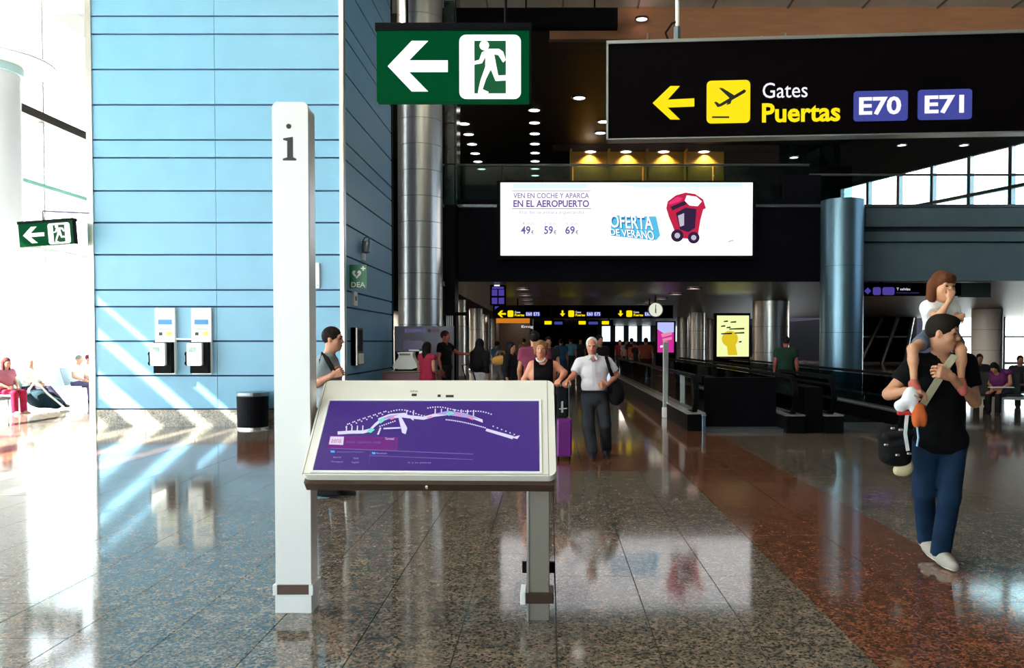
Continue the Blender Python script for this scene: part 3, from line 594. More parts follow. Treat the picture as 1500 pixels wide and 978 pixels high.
# slanted block lettering OFERTA DE VERANO
def slant(s, q, m, c, bold):   # q: four pixel corners TL TR BR BL
    v, f = text2d(s, bold); xs = [p[0] for p in v]; ys = [p[1] for p in v]; out = []
    for x, y in v:
        u = (x-min(xs))/(max(xs)-min(xs)); w_ = (y-min(ys))/(max(ys)-min(ys))
        X = (1-u)*(1-w_)*q[3][0]+u*(1-w_)*q[2][0]+u*w_*q[1][0]+(1-u)*w_*q[0][0]; Y = (1-u)*(1-w_)*q[3][1]+u*(1-w_)*q[2][1]+u*w_*q[1][1]+(1-u)*w_*q[0][1]
        out.append(fd.pt(*fd.hit(X, Y), c))
    return obj('block_lettering', (out, f), m, ls)
obj('block_side', polypx(fd, [(953, 317), (961, 317), (967, 345), (961, 352), (956, 350)], 0, .012), M['led_cyan'], ls)
obj('block_shadow', cat(polypx(fd, [(895, 315), (953, 317), (957, 336), (895, 336)], 0, .008), polypx(fd, [(894, 336), (957, 335), (958, 352), (895, 345)], 0, .008)), M['led_cyan'], ls)
slant('OFERTA', ((894, 316), (956, 318), (958, 338), (895, 334)), M['led_deep'], .014, .035); slant('DE VERANO', ((894, 336), (957, 339), (960, 353), (895, 345)), M['led_deep'], .014, .035)
slant('OFERTA', ((893, 314), (955, 316), (957, 337), (894, 333)), M['led'], .018, .012); slant('DE VERANO', ((893, 335), (956, 338), (959, 352), (894, 344)), M['led'], .018, .012)
# plain generic red car, nose up, standing in for the printed picture
pic = [([(976, 305), (978, 295), (990, 286), (1004, 282), (1018, 284), (1030, 292), (1034, 305), (1030, 307), (1026, 322), (1022, 346), (1012, 350), (992, 348), (985, 330), (980, 318)], 'led_red', .008), ([(982, 303), (1003, 294), (1006, 299), (985, 308)], 'led_dark', .011), ([(979, 297), (992, 288), (1000, 290), (996, 295), (980, 300)], 'led_red2', .011), ([(1006, 286), (1020, 288), (1028, 295), (1022, 302), (1010, 301), (1003, 294)], 'led', .011),
       ([(990, 312), (1004, 304), (1020, 306), (1018, 334), (1008, 340), (996, 336)], 'led_dark', .011), ([(993, 316), (1002, 312), (1002, 330), (996, 332)], 'led_grey', .014)]
for q, m, c in pic: obj('car_picture', polypx(fd, q, 0, c), M[m], ls)
for (x, y, r) in ((992, 345, 9), (1016, 348, 8.5)):
    a, b = fd.hit(x, y); s = 23.4/1200; obj('car_picture', disc(fd, a, b, r*s, 0, .016), M['led_dark'], ls); obj('car_picture', disc(fd, a, b, r*s*.45, 0, .02), M['led_grey'], ls)
obj('small_mark', polypx(fd, [(1066, 353), (1074, 351), (1075, 352.5), (1067, 354.5)], 0, .01), M['led_grey'], ls)
# mounting arms to deck
for x in (L0[0]+1, L1[0]-1): obj('mount', box(x, x+.15, 23.69, 23.99, 4.5, 5.4), M['black'], ls)

# ================================================================== PAY PHONES, BIN, WALL FITTINGS
def phone(px0, px1, label):
    s = (px1-px0)/29.; f_ = front(15.36)
    def h(x, y): return f_.hit(px0+(x-228)*s, y)
    a0, b0 = h(229, 548); a1, b1 = h(257, 451)
    t = thing('pay_phone', label, 'telephone', tuple(f_.pt(a0, b0)), group='pay phones on the blue wall')
    obj('back_board', rrect(f_, a0, b0, a1, b1, .02, -.04, .03), M['white'], t)
    obj('notice', rect(f_, *h(232, 498), *h(254, 454), .03, .034), M['sign_paint'], t, label='printed white notice card')
    obj('notice_band', rect(f_, *h(233, 475), *h(253, 468), .034, .037), mat('card blue', (.04, .22, .5), .5), t)
    obj('notice_band', rect(f_, *h(245, 491), *h(253, 486), .034, .037), mat('card lime', (.55, .7, .1), .5), t); obj('notice_band', rect(f_, *h(234, 491), *h(239, 486.5), .034, .037), M['ink'], t)
    obj('notice_band', rect(f_, *h(234, 483), *h(252, 481), .034, .037), mat('card green', (.4, .62, .4), .5), t)
    obj('hood', rect(f_, *h(231, 546), *h(256, 501), .03, .16), M['black'], t)
    g = rrect(f_, *h(229, 535), *h(250, 502), .03, .03, .24); obj('handset_body', g, M['white'], t)
    obj('display', rect(f_, *h(232, 515), *h(242, 508.5), .24, .246), mat('lcd', (.25, .42, .38), .2), t)
    obj('keypad', cat(*[rect(f_, *h(234+4*i, 522+4*j), *h(236.5+4*i, 520+4*j), .24, .25) for i in range(3) for j in range(3)]), M['steel'], t)
    q0 = h(226, 534); q1 = h(229.5, 516)
    obj('handset', cat(rrect(f_, *q0, *q1, .02, .12, .22), disc(f_, *h(227.5, 518), .045, .1, .2, 12), disc(f_, *h(227.5, 531.5), .045, .1, .2, 12)), M['black'], t)
    return t
phone(228, 257, 'white wall pay phone nearest the sunlit stripes on the blue wall'); phone(281, 310, 'white wall pay phone nearer the black bin on the blue wall')
obj('conduit', box(*sorted((front(15.38).hit(258, 496)[0], front(15.38).hit(281, 496)[0])), 15.35, 15.39, front(15.38).hit(270, 497.5)[1], front(15.38).hit(270, 495)[1]), M['white'], label='thin white conduit joining the two pay phones', cat_='conduit')
b = P(370, 600, 15.05); t = thing('litter_bin', 'black cylindrical litter bin standing against the blue wall', 'bin', (b[0], 15.06, 0))
obj('body', lathe([(.26, .02), (.27, .04), (.28, .60), (.27, .62), (.24, .62), (.23, .55), (.02, .5)], b[0], 15.06, 36), M['black'], t, smooth=False); obj('lid_ring', lathe([(.285, .6), (.29, .62), (.285, .67), (.2, .67)], b[0], 15.06, 36), M['steel_dark'], t)
obj('foot_ring', lathe([(.27, 0), (.27, .035), (.25, .035)], b[0], 15.06, 36), M['steel'], t)
f_ = front(15.37)
t = thing('control_box', 'small white control box on the blue wall behind the totem', 'box', tuple(f_.pt(*f_.hit(460, 422))))
obj('case', rrect(f_, *f_.hit(460, 422), *f_.hit(468, 385), .01, -.03, .03), M['white'], t); obj('latch', disc(f_, *f_.hit(466, 418), .012, .03, .04, 10), M['steel_dark'], t)
# projecting defibrillator sign
f_ = front(15.85); d0 = f_.hit(513, 422.5); d1 = f_.hit(537, 387.5)
t = thing('defibrillator_sign', 'green projecting sign with a white heart and DEA on the side wall', 'sign', tuple(f_.pt(*d0)))
obj('plate', rect(f_, BX1-.01, d0[1], d1[0], d1[1], -.02, 0), M['dea_green'], t)
ht = []
for i in range(32):
    u = 2*math.pi*i/32; ht.append((16*math.sin(u)**3, 13*math.cos(u)-5*math.cos(2*u)-2*math.cos(3*u)-math.cos(4*u)))
hc = f_.hit(522.5, 401); k_ = .0056
hh_ = obj('heart', prism([(hc[0]+x*k_, hc[1]+y*k_) for x, y in ht][::-1], f_, 0, .004), M['sign_paint'], t)
obj('bolt', polypx(f_, [(521, 396), (525, 396), (523, 400), (526, 400), (520.5, 407), (522, 402), (519.5, 402)], .004, .006), M['dea_green'], hh_)
c_ = f_.hit(532, 393); obj('cross', cat(rect(f_, c_[0]-.045, c_[1]-.014, c_[0]+.045, c_[1]+.014, 0, .004), rect(f_, c_[0]-.014, c_[1]-.045, c_[0]+.014, c_[1]+.045, 0, .0045)), M['sign_paint'], t)
obj('lettering', textpx(f_, 'DEA', 514.5, 413, 535, 420.5, .004, .01), M['sign_paint'], t)
# fittings on the side wall (plane x = BX1)
def sw(px, py):
    r = ray(px, py); k = (BX1-CAM[0])/r[0]; return CAM+r*k
def sbox(p0, p1, dep): (y0, y1), (z0, z1) = sorted((p0[1], p1[1])), sorted((p0[2], p1[2])); return box(BX1+.001, BX1+dep, y0, y1, z0, z1)
t = thing('alarm_beacon', 'small grey alarm beacon with a lit strip above the DEA sign', 'beacon', tuple(sw(531, 380)))
q = sw(529, 362); obj('beacon', lathe([(.02, q[2]-.13), (.09, q[2]-.1), (.09, q[2]+.06), (.05, q[2]+.12)], BX1+.1, q[1], 16), M['steel_dark'], t, smooth=True); obj('loop', tube([(BX1+.02, q[1], q[2]+.1), (BX1+.08, q[1], q[2]+.2), (BX1+.16, q[1], q[2]+.2), (BX1+.17, q[1], q[2]+.05)], .015), M['steel_dark'], t)
obj('strip', sbox(sw(529, 381), sw(532.5, 367), .05), M['white'], t)
t = thing('switch_plate', 'narrow white switch plate below the DEA sign', 'switch', tuple(sw(516, 447))); obj('plate', sbox(sw(516, 447), sw(521, 428), .04), M['white'], t); obj('button', sbox(sw(517.5, 440), sw(519.5, 434), .05), M['steel_dark'], t)
t = thing('defibrillator_cabinet', 'narrow dark red cabinet with a pale lower panel on the side wall', 'cabinet', tuple(sw(515, 535)))
obj('case', sbox(sw(514, 535), sw(524.5, 480), .1), mat('dark red case', (.05, .012, .02), .3), t); obj('door', sbox(sw(516, 514), sw(522.5, 483), .115), M['black'], t, label='dark glass door'); obj('pocket', sbox(sw(516.5, 533), sw(523.5, 517), .13), M['offwhite'], t, label='pale leaflet pocket'); obj('edge', sbox(sw(514, 535), sw(515, 480), .12), M['steel'], t)

# ================================================================== BOOTH AND MACHINES
fb = front(19.6); q0 = fb.hit(578, 600); q1 = fb.hit(664, 477.5)
t = thing('booth', 'grey lilac booth wall with faint lettering beside the tall column', 'booth', (q0[0], 19.6, 0))
obj('panel', box(q0[0], q1[0], 19.6, 19.75, 0, q1[1]), M['booth'], t)
obj('lettering', textpx(fb, 'ROOMITE', 593, 481, 624, 486.5, .004), M['led_ink2'], t)
for x, m in ((629, 'ink'), (635.5, 'red'), (641, 'red')): obj('logo_dot', disc(fb, *fb.hit(x, 484), .042, 0, .005, 14), M[m], t)
obj('screen', rect(fb, *fb.hit(590, 514), *fb.hit(620, 499), 0, .02), mat('dim screen', (.02, .02, .03), .3, emit=(.035, .025, .06), es=1), t)
fc = front(17.6); q0 = fc.hit(560, 600); q1 = fc.hit(640, 543)
t = thing('counter', 'dark red counter carrying the pale machine', 'counter', (q0[0], 17.6, 0)); obj('front_panel', box(q0[0], q1[0], 17.62, 18.4, 0, q1[1]-.04), M['red'], t); obj('top', bbox(q0[0]-.03, q1[0]+.03, 17.55, 18.45, q1[1]-.04, q1[1], .01), M['bronze'], t)
t = thing('ticket_machine', 'pale bell-shaped machine on the red counter', 'machine', tuple(fc.pt(*fc.hit(592, 543))))
obj('shell', polypx(fc, [(574, 539), (575, 533), (582, 524), (583, 518), (603, 518), (604, 524), (609, 533), (610, 538), (602, 541), (582, 541)], -.5, -.1), M['offwhite'], t)
obj('slot', polypx(fc, [(584, 517.5), (600, 517.5), (600, 520.5), (584, 520.5)], -.1, -.09), M['bronze'], t); obj('rim', polypx(fc, [(580, 516), (604, 515), (603, 519), (582, 519)], -.5, -.12), M['white'], t)
obj('hood', polypx(fc, [(573, 535), (573, 515), (611, 515), (612, 535)], -.55, -.5), M['black'], t); obj('base', polypx(fc, [(577, 543.5), (608, 543.5), (606, 539), (579, 539)], -.5, -.12), M['black'], t)
obj('tray', cat(polypx(fc, [(594, 512), (615, 512), (615, 514), (594, 514)], -.5, -.4), polypx(fc, [(610, 512), (615, 512), (612, 522), (609, 521)], -.5, -.4)), M['white'], t)
t = thing('display_frame', 'dark doorway frame with pale strips beside the booth', 'frame', (P(656, 500, 22)[0], 22, 0)); ff = front(22.)
obj('header', rect(ff, *ff.hit(652, 462), *ff.hit(684, 457), -.1, 0), M['black'], t); obj('post', box(ff.hit(664, 500)[0], ff.hit(668, 500)[0], 22, 22.1, 0, ff.hit(664, 462)[1]), M['black'], t); obj('post', box(ff.hit(650.5, 500)[0], ff.hit(653, 500)[0], 22, 22.1, 0, ff.hit(664, 462)[1]), M['black'], t)
for k in range(4): obj('strip', rect(ff, *ff.hit(653.5+2.7*k, 484), *ff.hit(655.2+2.7*k, 462), -.05, -.03), M['sign_paint'], t)

# ================================================================== DOWNLIGHTS
def downlight(p, r, m, label, group):
    t = thing('downlight', label, 'light', (p[0], p[1], p[2]-.1), group=group); x, y, z = p
    obj('ring', lathe([(r, z-.06), (r*1.25, z-.06), (r*1.25, z-.005), (r, z-.005), (r, z-.06)], x, y, 14, False), M['steel_dark'], t); obj('lamp', lathe([(.001, z-.04), (r*.98, z-.04), (r*.98, z-.02), (.001, z-.02)], x, y, 14), M[m], t)
gA_ = 'downlights in the dark upper ceiling'
ORD = ('first', 'second', 'third', 'fourth', 'fifth', 'sixth', 'seventh', 'eighth')
for ys, l in (([(680, 180), (686.5, 195.5), (691.5, 210), (696, 223.5), (700, 235.5), (705.5, 246.5)], 'round downlight in the ceiling row beside the green shaft, %s from the top'), ([(782.5, 160), (783, 178.5), (783.3, 194.5), (783.5, 209.5), (783.7, 222.8), (783.9, 235), (784, 246), (784, 256)], 'round downlight in the long ceiling row above the advert screen, %s from the top'), ([(848.5, 142), (884, 177), (879.5, 193.5)], 'round downlight in the dark ceiling by the gate sign edge, %s from the top')):
    for i, (x, y) in enumerate(ys): downlight(onZ(x, y, ZC), .26, 'downlight', l % ORD[i], gA_)
for i, x in enumerate((865, 917, 972, 1031)): p = P(x, 221, 44.); downlight((p[0], 44., p[2]), .28, 'downlight', '%s downlight from the green shaft among those before the amber bays' % ORD[i], 'downlights before the amber bays')
for i, (x, y) in enumerate(((1163, 229), (1321, 211), (1412, 211))): p = P(x, y, 34.); downlight((p[0], 34., p[2]), .16, 'downlight', '%s small downlight above the upper glazing, counted from the dark screen side' % ORD[i], 'downlights above the upper glazing')
for i, (x, y) in enumerate(((766, 421.5), (769, 430.5), (771.5, 437.5), (774, 443.5), (776, 448))): downlight(onZ(x, y, ZB), .2, 'downlight_warm', 'pinkish downlight in the row by the violet sign, %s from the near end' % ORD[i], 'downlights under the mezzanine')
for i, (x, y) in enumerate(((1016, 420.5), (990, 429), (968.5, 436), (951.5, 441.5), (938, 446))): downlight(onZ(x, y, ZB), .22, 'downlight_warm', 'pinkish downlight in the row above the round clock, %s from the near end' % ORD[i], 'downlights under the mezzanine')
p = P(940, 26, 26.2); downlight((p[0], 26.2, p[2]), .18, 'downlight_warm', 'reddish spotlight at the foot of the brown ceiling beam', None)

# ================================================================== SIGNS AND SCREENS FAR INSIDE
fo = front(34.); o0 = fo.hit(722, 466); o1 = fo.hit(986, 447)
t = thing('concourse_sign', 'long black overhead gate sign across the concourse with yellow symbols', 'sign', tuple(fo.pt(*o0)))
for a, b in ((722, 807.5), (807.8, 894), (894.3, 986)): obj('panel', rect(fo, *fo.hit(a, 466), *fo.hit(b, 447), -.15, 0), M['sign_black'], t)
for x in (735, 824, 909):
    A = [(x-6, 459.5), (x-1, 454.5), (x+2, 454.5), (x-1, 458.2), (x+6, 458.2), (x+6, 460.8), (x-1, 460.8), (x+2, 464.5), (x-1, 464.5)] if x == 735 else [(x-4, 459), (x, 463.5), (x+4, 459), (x+1.4, 459), (x+1.4, 454.5), (x-1.4, 454.5), (x-1.4, 459)][::-1]
    obj('arrow', prism([fo.hit(*p) for p in A][::-1], fo, 0, .02), M['sign_yellow'], t); obj('plate', rrect(fo, *fo.hit(x+8.5, 464), *fo.hit(x+17, 454.5), .05, 0, .02), M['sign_yellow'], t)
    obj('lettering', textpx(fo, 'Gates', x+19, 455.5, x+27, 458.5, .02), M['sign_white'], t); obj('lettering', textpx(fo, 'Puertas', x+19, 459.5, x+33, 463, .02, .03), M['sign_yellow'], t)
    n = 2 if x < 900 else 1
    for k in range(n):
        g = obj('gate_plate', rrect(fo, *fo.hit(x+35+k*11, 463), *fo.hit(x+45+k*11, 456.5), .03, 0, .02), M['sign_blue'], t); obj('lettering', textpx(fo, ('E60', 'E75')[k], x+36+k*11, 457.5, x+44+k*11, 462, .022), M['sign_white'], g)
for a in (o0[0]+1, o1[0]-1): obj('hanger', box(a, a+.06, 34.05, 34.1, o1[1], ZB), M['black'], t)
fo2 = front(54.)
for x0, x1, l in ((796, 826, 'short far black gate sign behind the concourse sign, by the orange band'), (846, 878, 'short far black gate sign in mid concourse with a yellow symbol'), (880, 898, 'tiny far gate sign before the bright end window')):
    q0 = fo2.hit(x0, 477); q1 = fo2.hit(x1, 468); t = thing('hanging_sign', l, 'sign', tuple(fo2.pt(*q0))); obj('panel', rect(fo2, *q0, *q1, -.1, 0), M['sign_black'], t)
    obj('plate', rrect(fo2, *fo2.hit(x0+1.5, 475), *fo2.hit(x0+12, 470), .04, 0, .03), M['sign_yellow'], t)
    if x1-x0 > 20: obj('plate', rrect(fo2, *fo2.hit(x0+16, 475), *fo2.hit(x1-2, 471), .04, 0, .03), M['sign_blue'], t)
    obj('hanger', box(q0[0]+.5, q0[0]+.6, 54.02, 54.08, q1[1], ZB), M['black'], t)
fv = front(25.3); v0 = fv.hit(718, 447); v1 = fv.hit(741, 417)
t = thing('violet_sign', 'violet hanging sign with four outlined squares and an arrow', 'sign', tuple(fv.pt(*fv.hit(718, 447))))
obj('panel', rect(fv, *v0, *v1, -.1, 0), M['sign_black'], t)
for i in range(2):
    for j in range(2): obj('square', ring(fv, *fv.hit(720.5+10*i, 433+12*j), *fv.hit(728.5+10*i, 424+12*j), .05, 0, .02), M['sign_violet'], t); obj('square_core', rect(fv, *fv.hit(723+10*i, 431+12*j), *fv.hit(726.5+10*i, 426.5+12*j), 0, .02), M['sign_violet'], t)
obj('header', rect(fv, *fv.hit(721, 423), *fv.hit(738, 420), 0, .02), M['sign_violet'], t); obj('top_light', rect(fv, *fv.hit(724, 419), *fv.hit(732, 417), 0, .03), M['sign_white'], t)
obj('arrow_plate', rect(fv, *fv.hit(724, 454), *fv.hit(732, 447), -.1, 0), M['sign_black'], t); obj('arrow', prism([fv.hit(*p) for p in ((725, 453), (725, 448.5), (731, 448.5))], fv, 0, .02), M['sign_violet'], t); obj('hanger', box(v0[0]+.2, v0[0]+.26, 25.32, 25.36, v1[1]-.02, ZB), M['black'], t)
fk = front(31.5); ck = fk.hit(960.5, 453.5)
t = thing('clock', 'round white wall clock hanging in front of the concourse sign', 'clock', tuple(fk.pt(*ck)))
obj('case', disc(fk, *ck, .29, -.12, -.01, 32), M['steel_dark'], t); obj('face', disc(fk, *ck, .26, -.01, 0, 32), glow('clock face', (.85, .9, .72), .9), t); obj('hands', cat(prism([(ck[0]-.015, ck[1]-.06), (ck[0]+.015, ck[1]-.06), (ck[0]+.012, ck[1]+.2), (ck[0]-.012, ck[1]+.2)], fk, 0, .01), prism([(ck[0]-.02, ck[1]-.13), (ck[0]+.02, ck[1]-.13), (ck[0]+.02, ck[1]+.03), (ck[0]-.02, ck[1]+.03)], fk, 0, .012)), M['ink'], t)
obj('hanger', box(ck[0]-.02, ck[0]+.02, 31.55, 31.6, ck[1]+.2, ZB), M['black'], t)
fm = front(34.6); m0 = fm.hit(963, 516); m1 = fm.hit(987, 472)
t = thing('magenta_screen', 'upright magenta and blue advert screen behind the pole', 'screen', (m0[0], 34.6, 0))
obj('housing', box(m0[0]-.06, m1[0]+.08, 34.6, 34.8, 0, m1[1]+.06), M['black'], t); obj('picture', rect(fm, *m0, *m1, 0, .02), M['magenta_ad'], t); obj('picture_top', polypx(fm, [(963, 472), (987, 472), (987, 486), (975, 490), (963, 482)], .02, .03), M['blue_ad'], t); obj('picture_mark', cat(polypx(fm, [(968, 489), (983, 486), (984, 490), (970, 494)], .02, .032), polypx(fm, [(970, 496), (984, 493), (984, 497), (971, 500)], .02, .032)), M['map_pink'], t)
obj('picture_mark', polypx(fm, [(967, 506), (973, 505), (973, 508), (967, 509)], .02, .032), M['sign_white'], t)
fy = front(32.6); y0 = fy.hit(1050, 522); y1 = fy.hit(1097, 462)
t = thing('light_box', 'glowing pale yellow poster light box between the columns', 'poster', (y0[0], 32.7, 0))
obj('housing', box(y0[0]-.1, y1[0]+.06, 32.62, 32.9, 0, y1[1]+.1), M['black'], t); obj('poster', rect(fy, *y0, *y1, -.01, .02), M['yellow_ad'], t)
obj('poster_figure', cat(disc(fy, *fy.hit(1069, 496), .32, .02, .03, 20), polypx(fy, [(1064, 498), (1076, 498), (1080, 520), (1066, 520)], .02, .03)), M['yellow_ad2'], t)
obj('poster_scribble', cat(*[polypx(fy, [(x0_, y_), (x1_, y_-1), (x1_, y_+1.2), (x0_, y_+1.6)], .03, .034) for x0_, x1_, y_ in ((1060, 1066, 470), (1070, 1078, 471), (1056, 1062, 477), (1064, 1070, 479), (1068, 1090, 481), (1056, 1072, 488), (1076, 1090, 487), (1082, 1086, 500))]), M['brownwall'], t, kind='stuff')
fp = front(24.6); q0 = fp.hit(1266, 433); q1 = fp.hit(1408, 414)
t = thing('purple_sign', 'dark overhead sign with purple plates under the fascia behind the man', 'sign', tuple(fp.pt(*q0))); obj('panel', rect(fp, *q0, *q1, -.2, 0), M['sign_black'], t)
for a, b in ((1278.5, 1290), (1292.5, 1310)): obj('plate', rrect(fp, *fp.hit(a, 432), *fp.hit(b, 420.5), .06, 0, .02), M['sign_violet'], t)
c_ = fp.hit(1271, 426); obj('arrow', prism([(c_[0]-.1, c_[1]), (c_[0], c_[1]-.1), (c_[0]+.1, c_[1]), (c_[0], c_[1]+.1)], fp, 0, .02), M['sign_violet'], t); obj('lettering', textpx(fp, 'T salidas', 1313, 421.5, 1333, 425, .02), M['sign_white'], t); obj('lettering', textpx(fp, 'Conexiones y equipajes', 1313, 427.5, 1346, 430, .02), M['sign_violet'], t)
obj('end_panel', rect(fp, *fp.hit(1408, 435), *fp.hit(1452, 414), -.2, -.02), mat('dark green panel', (.004, .014, .006), .5), t)
for a in (q0[0]+.5, q1[0]-.5): obj('hanger', box(a, a+.06, 24.65, 24.7, q1[1]-.01, ZB), M['black'], t)
# shop with an orange band
fh = front(50.); h0 = fh.hit(727, 600); h1 = fh.hit(776, 465.5)
t = thing('shop_front', 'dark shop opening under a glowing orange band', 'shop', (h0[0], 50, 0))
obj('orange_band', rect(fh, h0[0], fh.hit(730, 473)[1], h1[0], h1[1], -.1, 0), M['orange'], t); obj('side_panel', box(h0[0]-.1, h0[0], 50, 54, 0, h1[1]), M['brownwall'], t); obj('back_panel', box(h0[0], h1[0]+.15, 54, 54.2, 0, h1[1]), M['brownwall'], t); obj('side_panel', box(h1[0], h1[0]+.15, 50, 54, 0, h1[1]), M['brownwall'], t)
obj('logo', textpx(fh, 'Emig', 764, 476.5, 781, 481, .02), M['sign_white'], t)

# ================================================================== MOVING WALKWAY AND POLES
wk = thing('moving_walkway', 'moving walkway with dark glass balustrades and black handrails', 'walkway', (3.5, 14.2, 0))
def balus(x, ya, yb, solid=True):
    n = max(1, round((yb-ya-1.2)/2.6)); L_ = (yb-ya-1.0)/n
    for i in range(n): obj('glass_panel', box(x-.008, x+.008, ya+.5+i*L_+.012, ya+.5+(i+1)*L_-.012, .32, .93), M['glass_dark'], wk)
    obj('skirt', box(x-.16, x+.16, ya, yb, 0, .30), M['rubber'], wk); obj('skirt_cap', box(x-.17, x+.17, ya+.02, yb, .30, .325), M['steel'], wk)
    pts = [(x, ya+.75, .3)]
    for k in range(13): u = math.radians(-90-15*k); pts.append((x, ya+.35+.33*math.cos(u), .645+.335*math.sin(u)))
    pts += [(x, ya+.8, .98), (x, yb, .98)]
    obj('handrail', strap(pts, .09, .05, (1, 0, 0)), M['rubber'], wk)
    obj('newel_glass', prism([(-(ya+.35+.3*math.cos(math.radians(a))), .64+.3*math.sin(math.radians(a))) for a in range(90, 271, 15)] + [(-(ya+.5), .34), (-(ya+.5), .94)], Fr((x-.008, 0, 0), (0, -1, 0), (0, 0, 1)), -.016, 0), M['glass_dark'], wk)
for x, ya in ((2.62, 14.6), (4.28, 14.2), (4.95, 14.2), (6.5, 14.2)): balus(x, ya, 31)
for xa, xb in ((2.78, 4.12), (5.11, 6.34)):
    obj('pallet_belt', box(xa, xb, 15.6, 31, .004, .05), M['rubber'], wk); obj('comb_plate', box(xa, xb, 14.4, 15.6, .003, .06), M['steel_dark'], wk)
obj('side_panel', box(2.8, 4.1, 14.8, 14.86, .06, .95), M['black'], wk); obj('belt_divider', box(4.46, 4.78, 14.3, 31, 0, .8), M['black'], wk)
pb = P(975, 560, 17.2); t = thing('pole_sign', 'slim pale metal pole standing beside the walkway balustrade', 'pole', (pb[0], 17.2, 0))
obj('pole', bbox(pb[0]-.055, pb[0]+.055, 17.17, 17.26, .12, 1.6, .01, 1), M['steel'], t); obj('foot', bbox(pb[0]-.07, pb[0]+.06, 17.14, 17.28, 0, .22, .015, 1), M['white'], t)
pb = P(1031, 612, 14.3); t = thing('bollard', 'short teal post at the end of the walkway', 'post', (pb[0], 14.3, 0)); obj('post', bbox(pb[0]-.03, pb[0]+.03, 14.27, 14.33, .0, .30, .006, 1), M['steel_teal'], t); obj('cap', box(pb[0]-.035, pb[0]+.035, 14.265, 14.335, .30, .33), M['steel'], t)

# ================================================================== SEATING
def bench(loc, rz, n, m, label, group=None):
    t = thing('seat_row', label, 'seating', loc, group); L_ = n*.62
    obj('beam', box(-L_/2, L_/2, .18, .26, .3, .37), M['steel'], t, local=True)
    for i in range(n):
        x = -L_/2+.31+i*.62
        obj('seat', bbox(x-.27, x+.27, -.05, .42, .385, .43, .015, 1), m, t, local=True)
        v, f = bbox(x-.27, x+.27, -.02, .02, .0, .48, .012, 1); obj('backrest', ([(a, b+.43+c*.25, c+.43) for a, b, c in v], f), m, t, local=True)
        obj('bracket', box(x-.03, x+.03, .1, .4, .36, .39), M['steel'], t, local=True)
    for x in (-L_/2+.4, L_/2-.4):
        obj('leg', cat(box(x-.03, x+.03, .2, .25, .02, .32), box(x-.04, x+.04, -.05, .45, 0, .03)), M['steel'], t, local=True)
    t.rotation_euler = (0, 0, rz); return t
bench((-12.23, 20.43, 0), math.radians(98), 8, M['seat'], 'pale blue seat row along the sunlit glazed facade')
bench((9.6, 18.3, 0), -.35, 5, M['seat_dark'], 'dark seat row beyond the man carrying the child'); bench((10.9, 20.4, 0), -.35, 6, M['seat_dark'], 'dark seat row farther back under the bright glazing')
# ================================================================== PEOPLE: smooth bodies meshed from distance fields
def A3(*p): return np.array(p, float)
def cone(a, b, ra, rb, k=.02): return ('c', A3(*a), A3(*b), ra, rb, k)
def ell(c, r, k=.02, R=None): return ('e', A3(*c), A3(*r), R, 0, k)
def bounds(p, m):
    if p[0] == 'c': lo = np.minimum(p[1]-p[3], p[2]-p[4]); hi = np.maximum(p[1]+p[3], p[2]+p[4])
    else: r = p[2].max() if p[3] is not None else p[2]; lo = p[1]-r; hi = p[1]+r
    return lo-m, hi+m
def dist(p, X):
    if p[0] == 'c':
        a, b = p[1], p[2]; d = b-a; t = np.clip(((X-a)@d)/max(1e-9, d@d), 0, 1)
        return np.linalg.norm(X-a-t[..., None]*d, axis=-1)-(p[3]+t*(p[4]-p[3]))
    q = X-p[1]
    if p[3] is not None: q = q@p[3]          # columns of R = local axes
    k0 = np.linalg.norm(q/p[2], axis=-1); k1 = np.linalg.norm(q/p[2]**2, axis=-1); return k0*(k0-1)/np.maximum(k1, 1e-6)
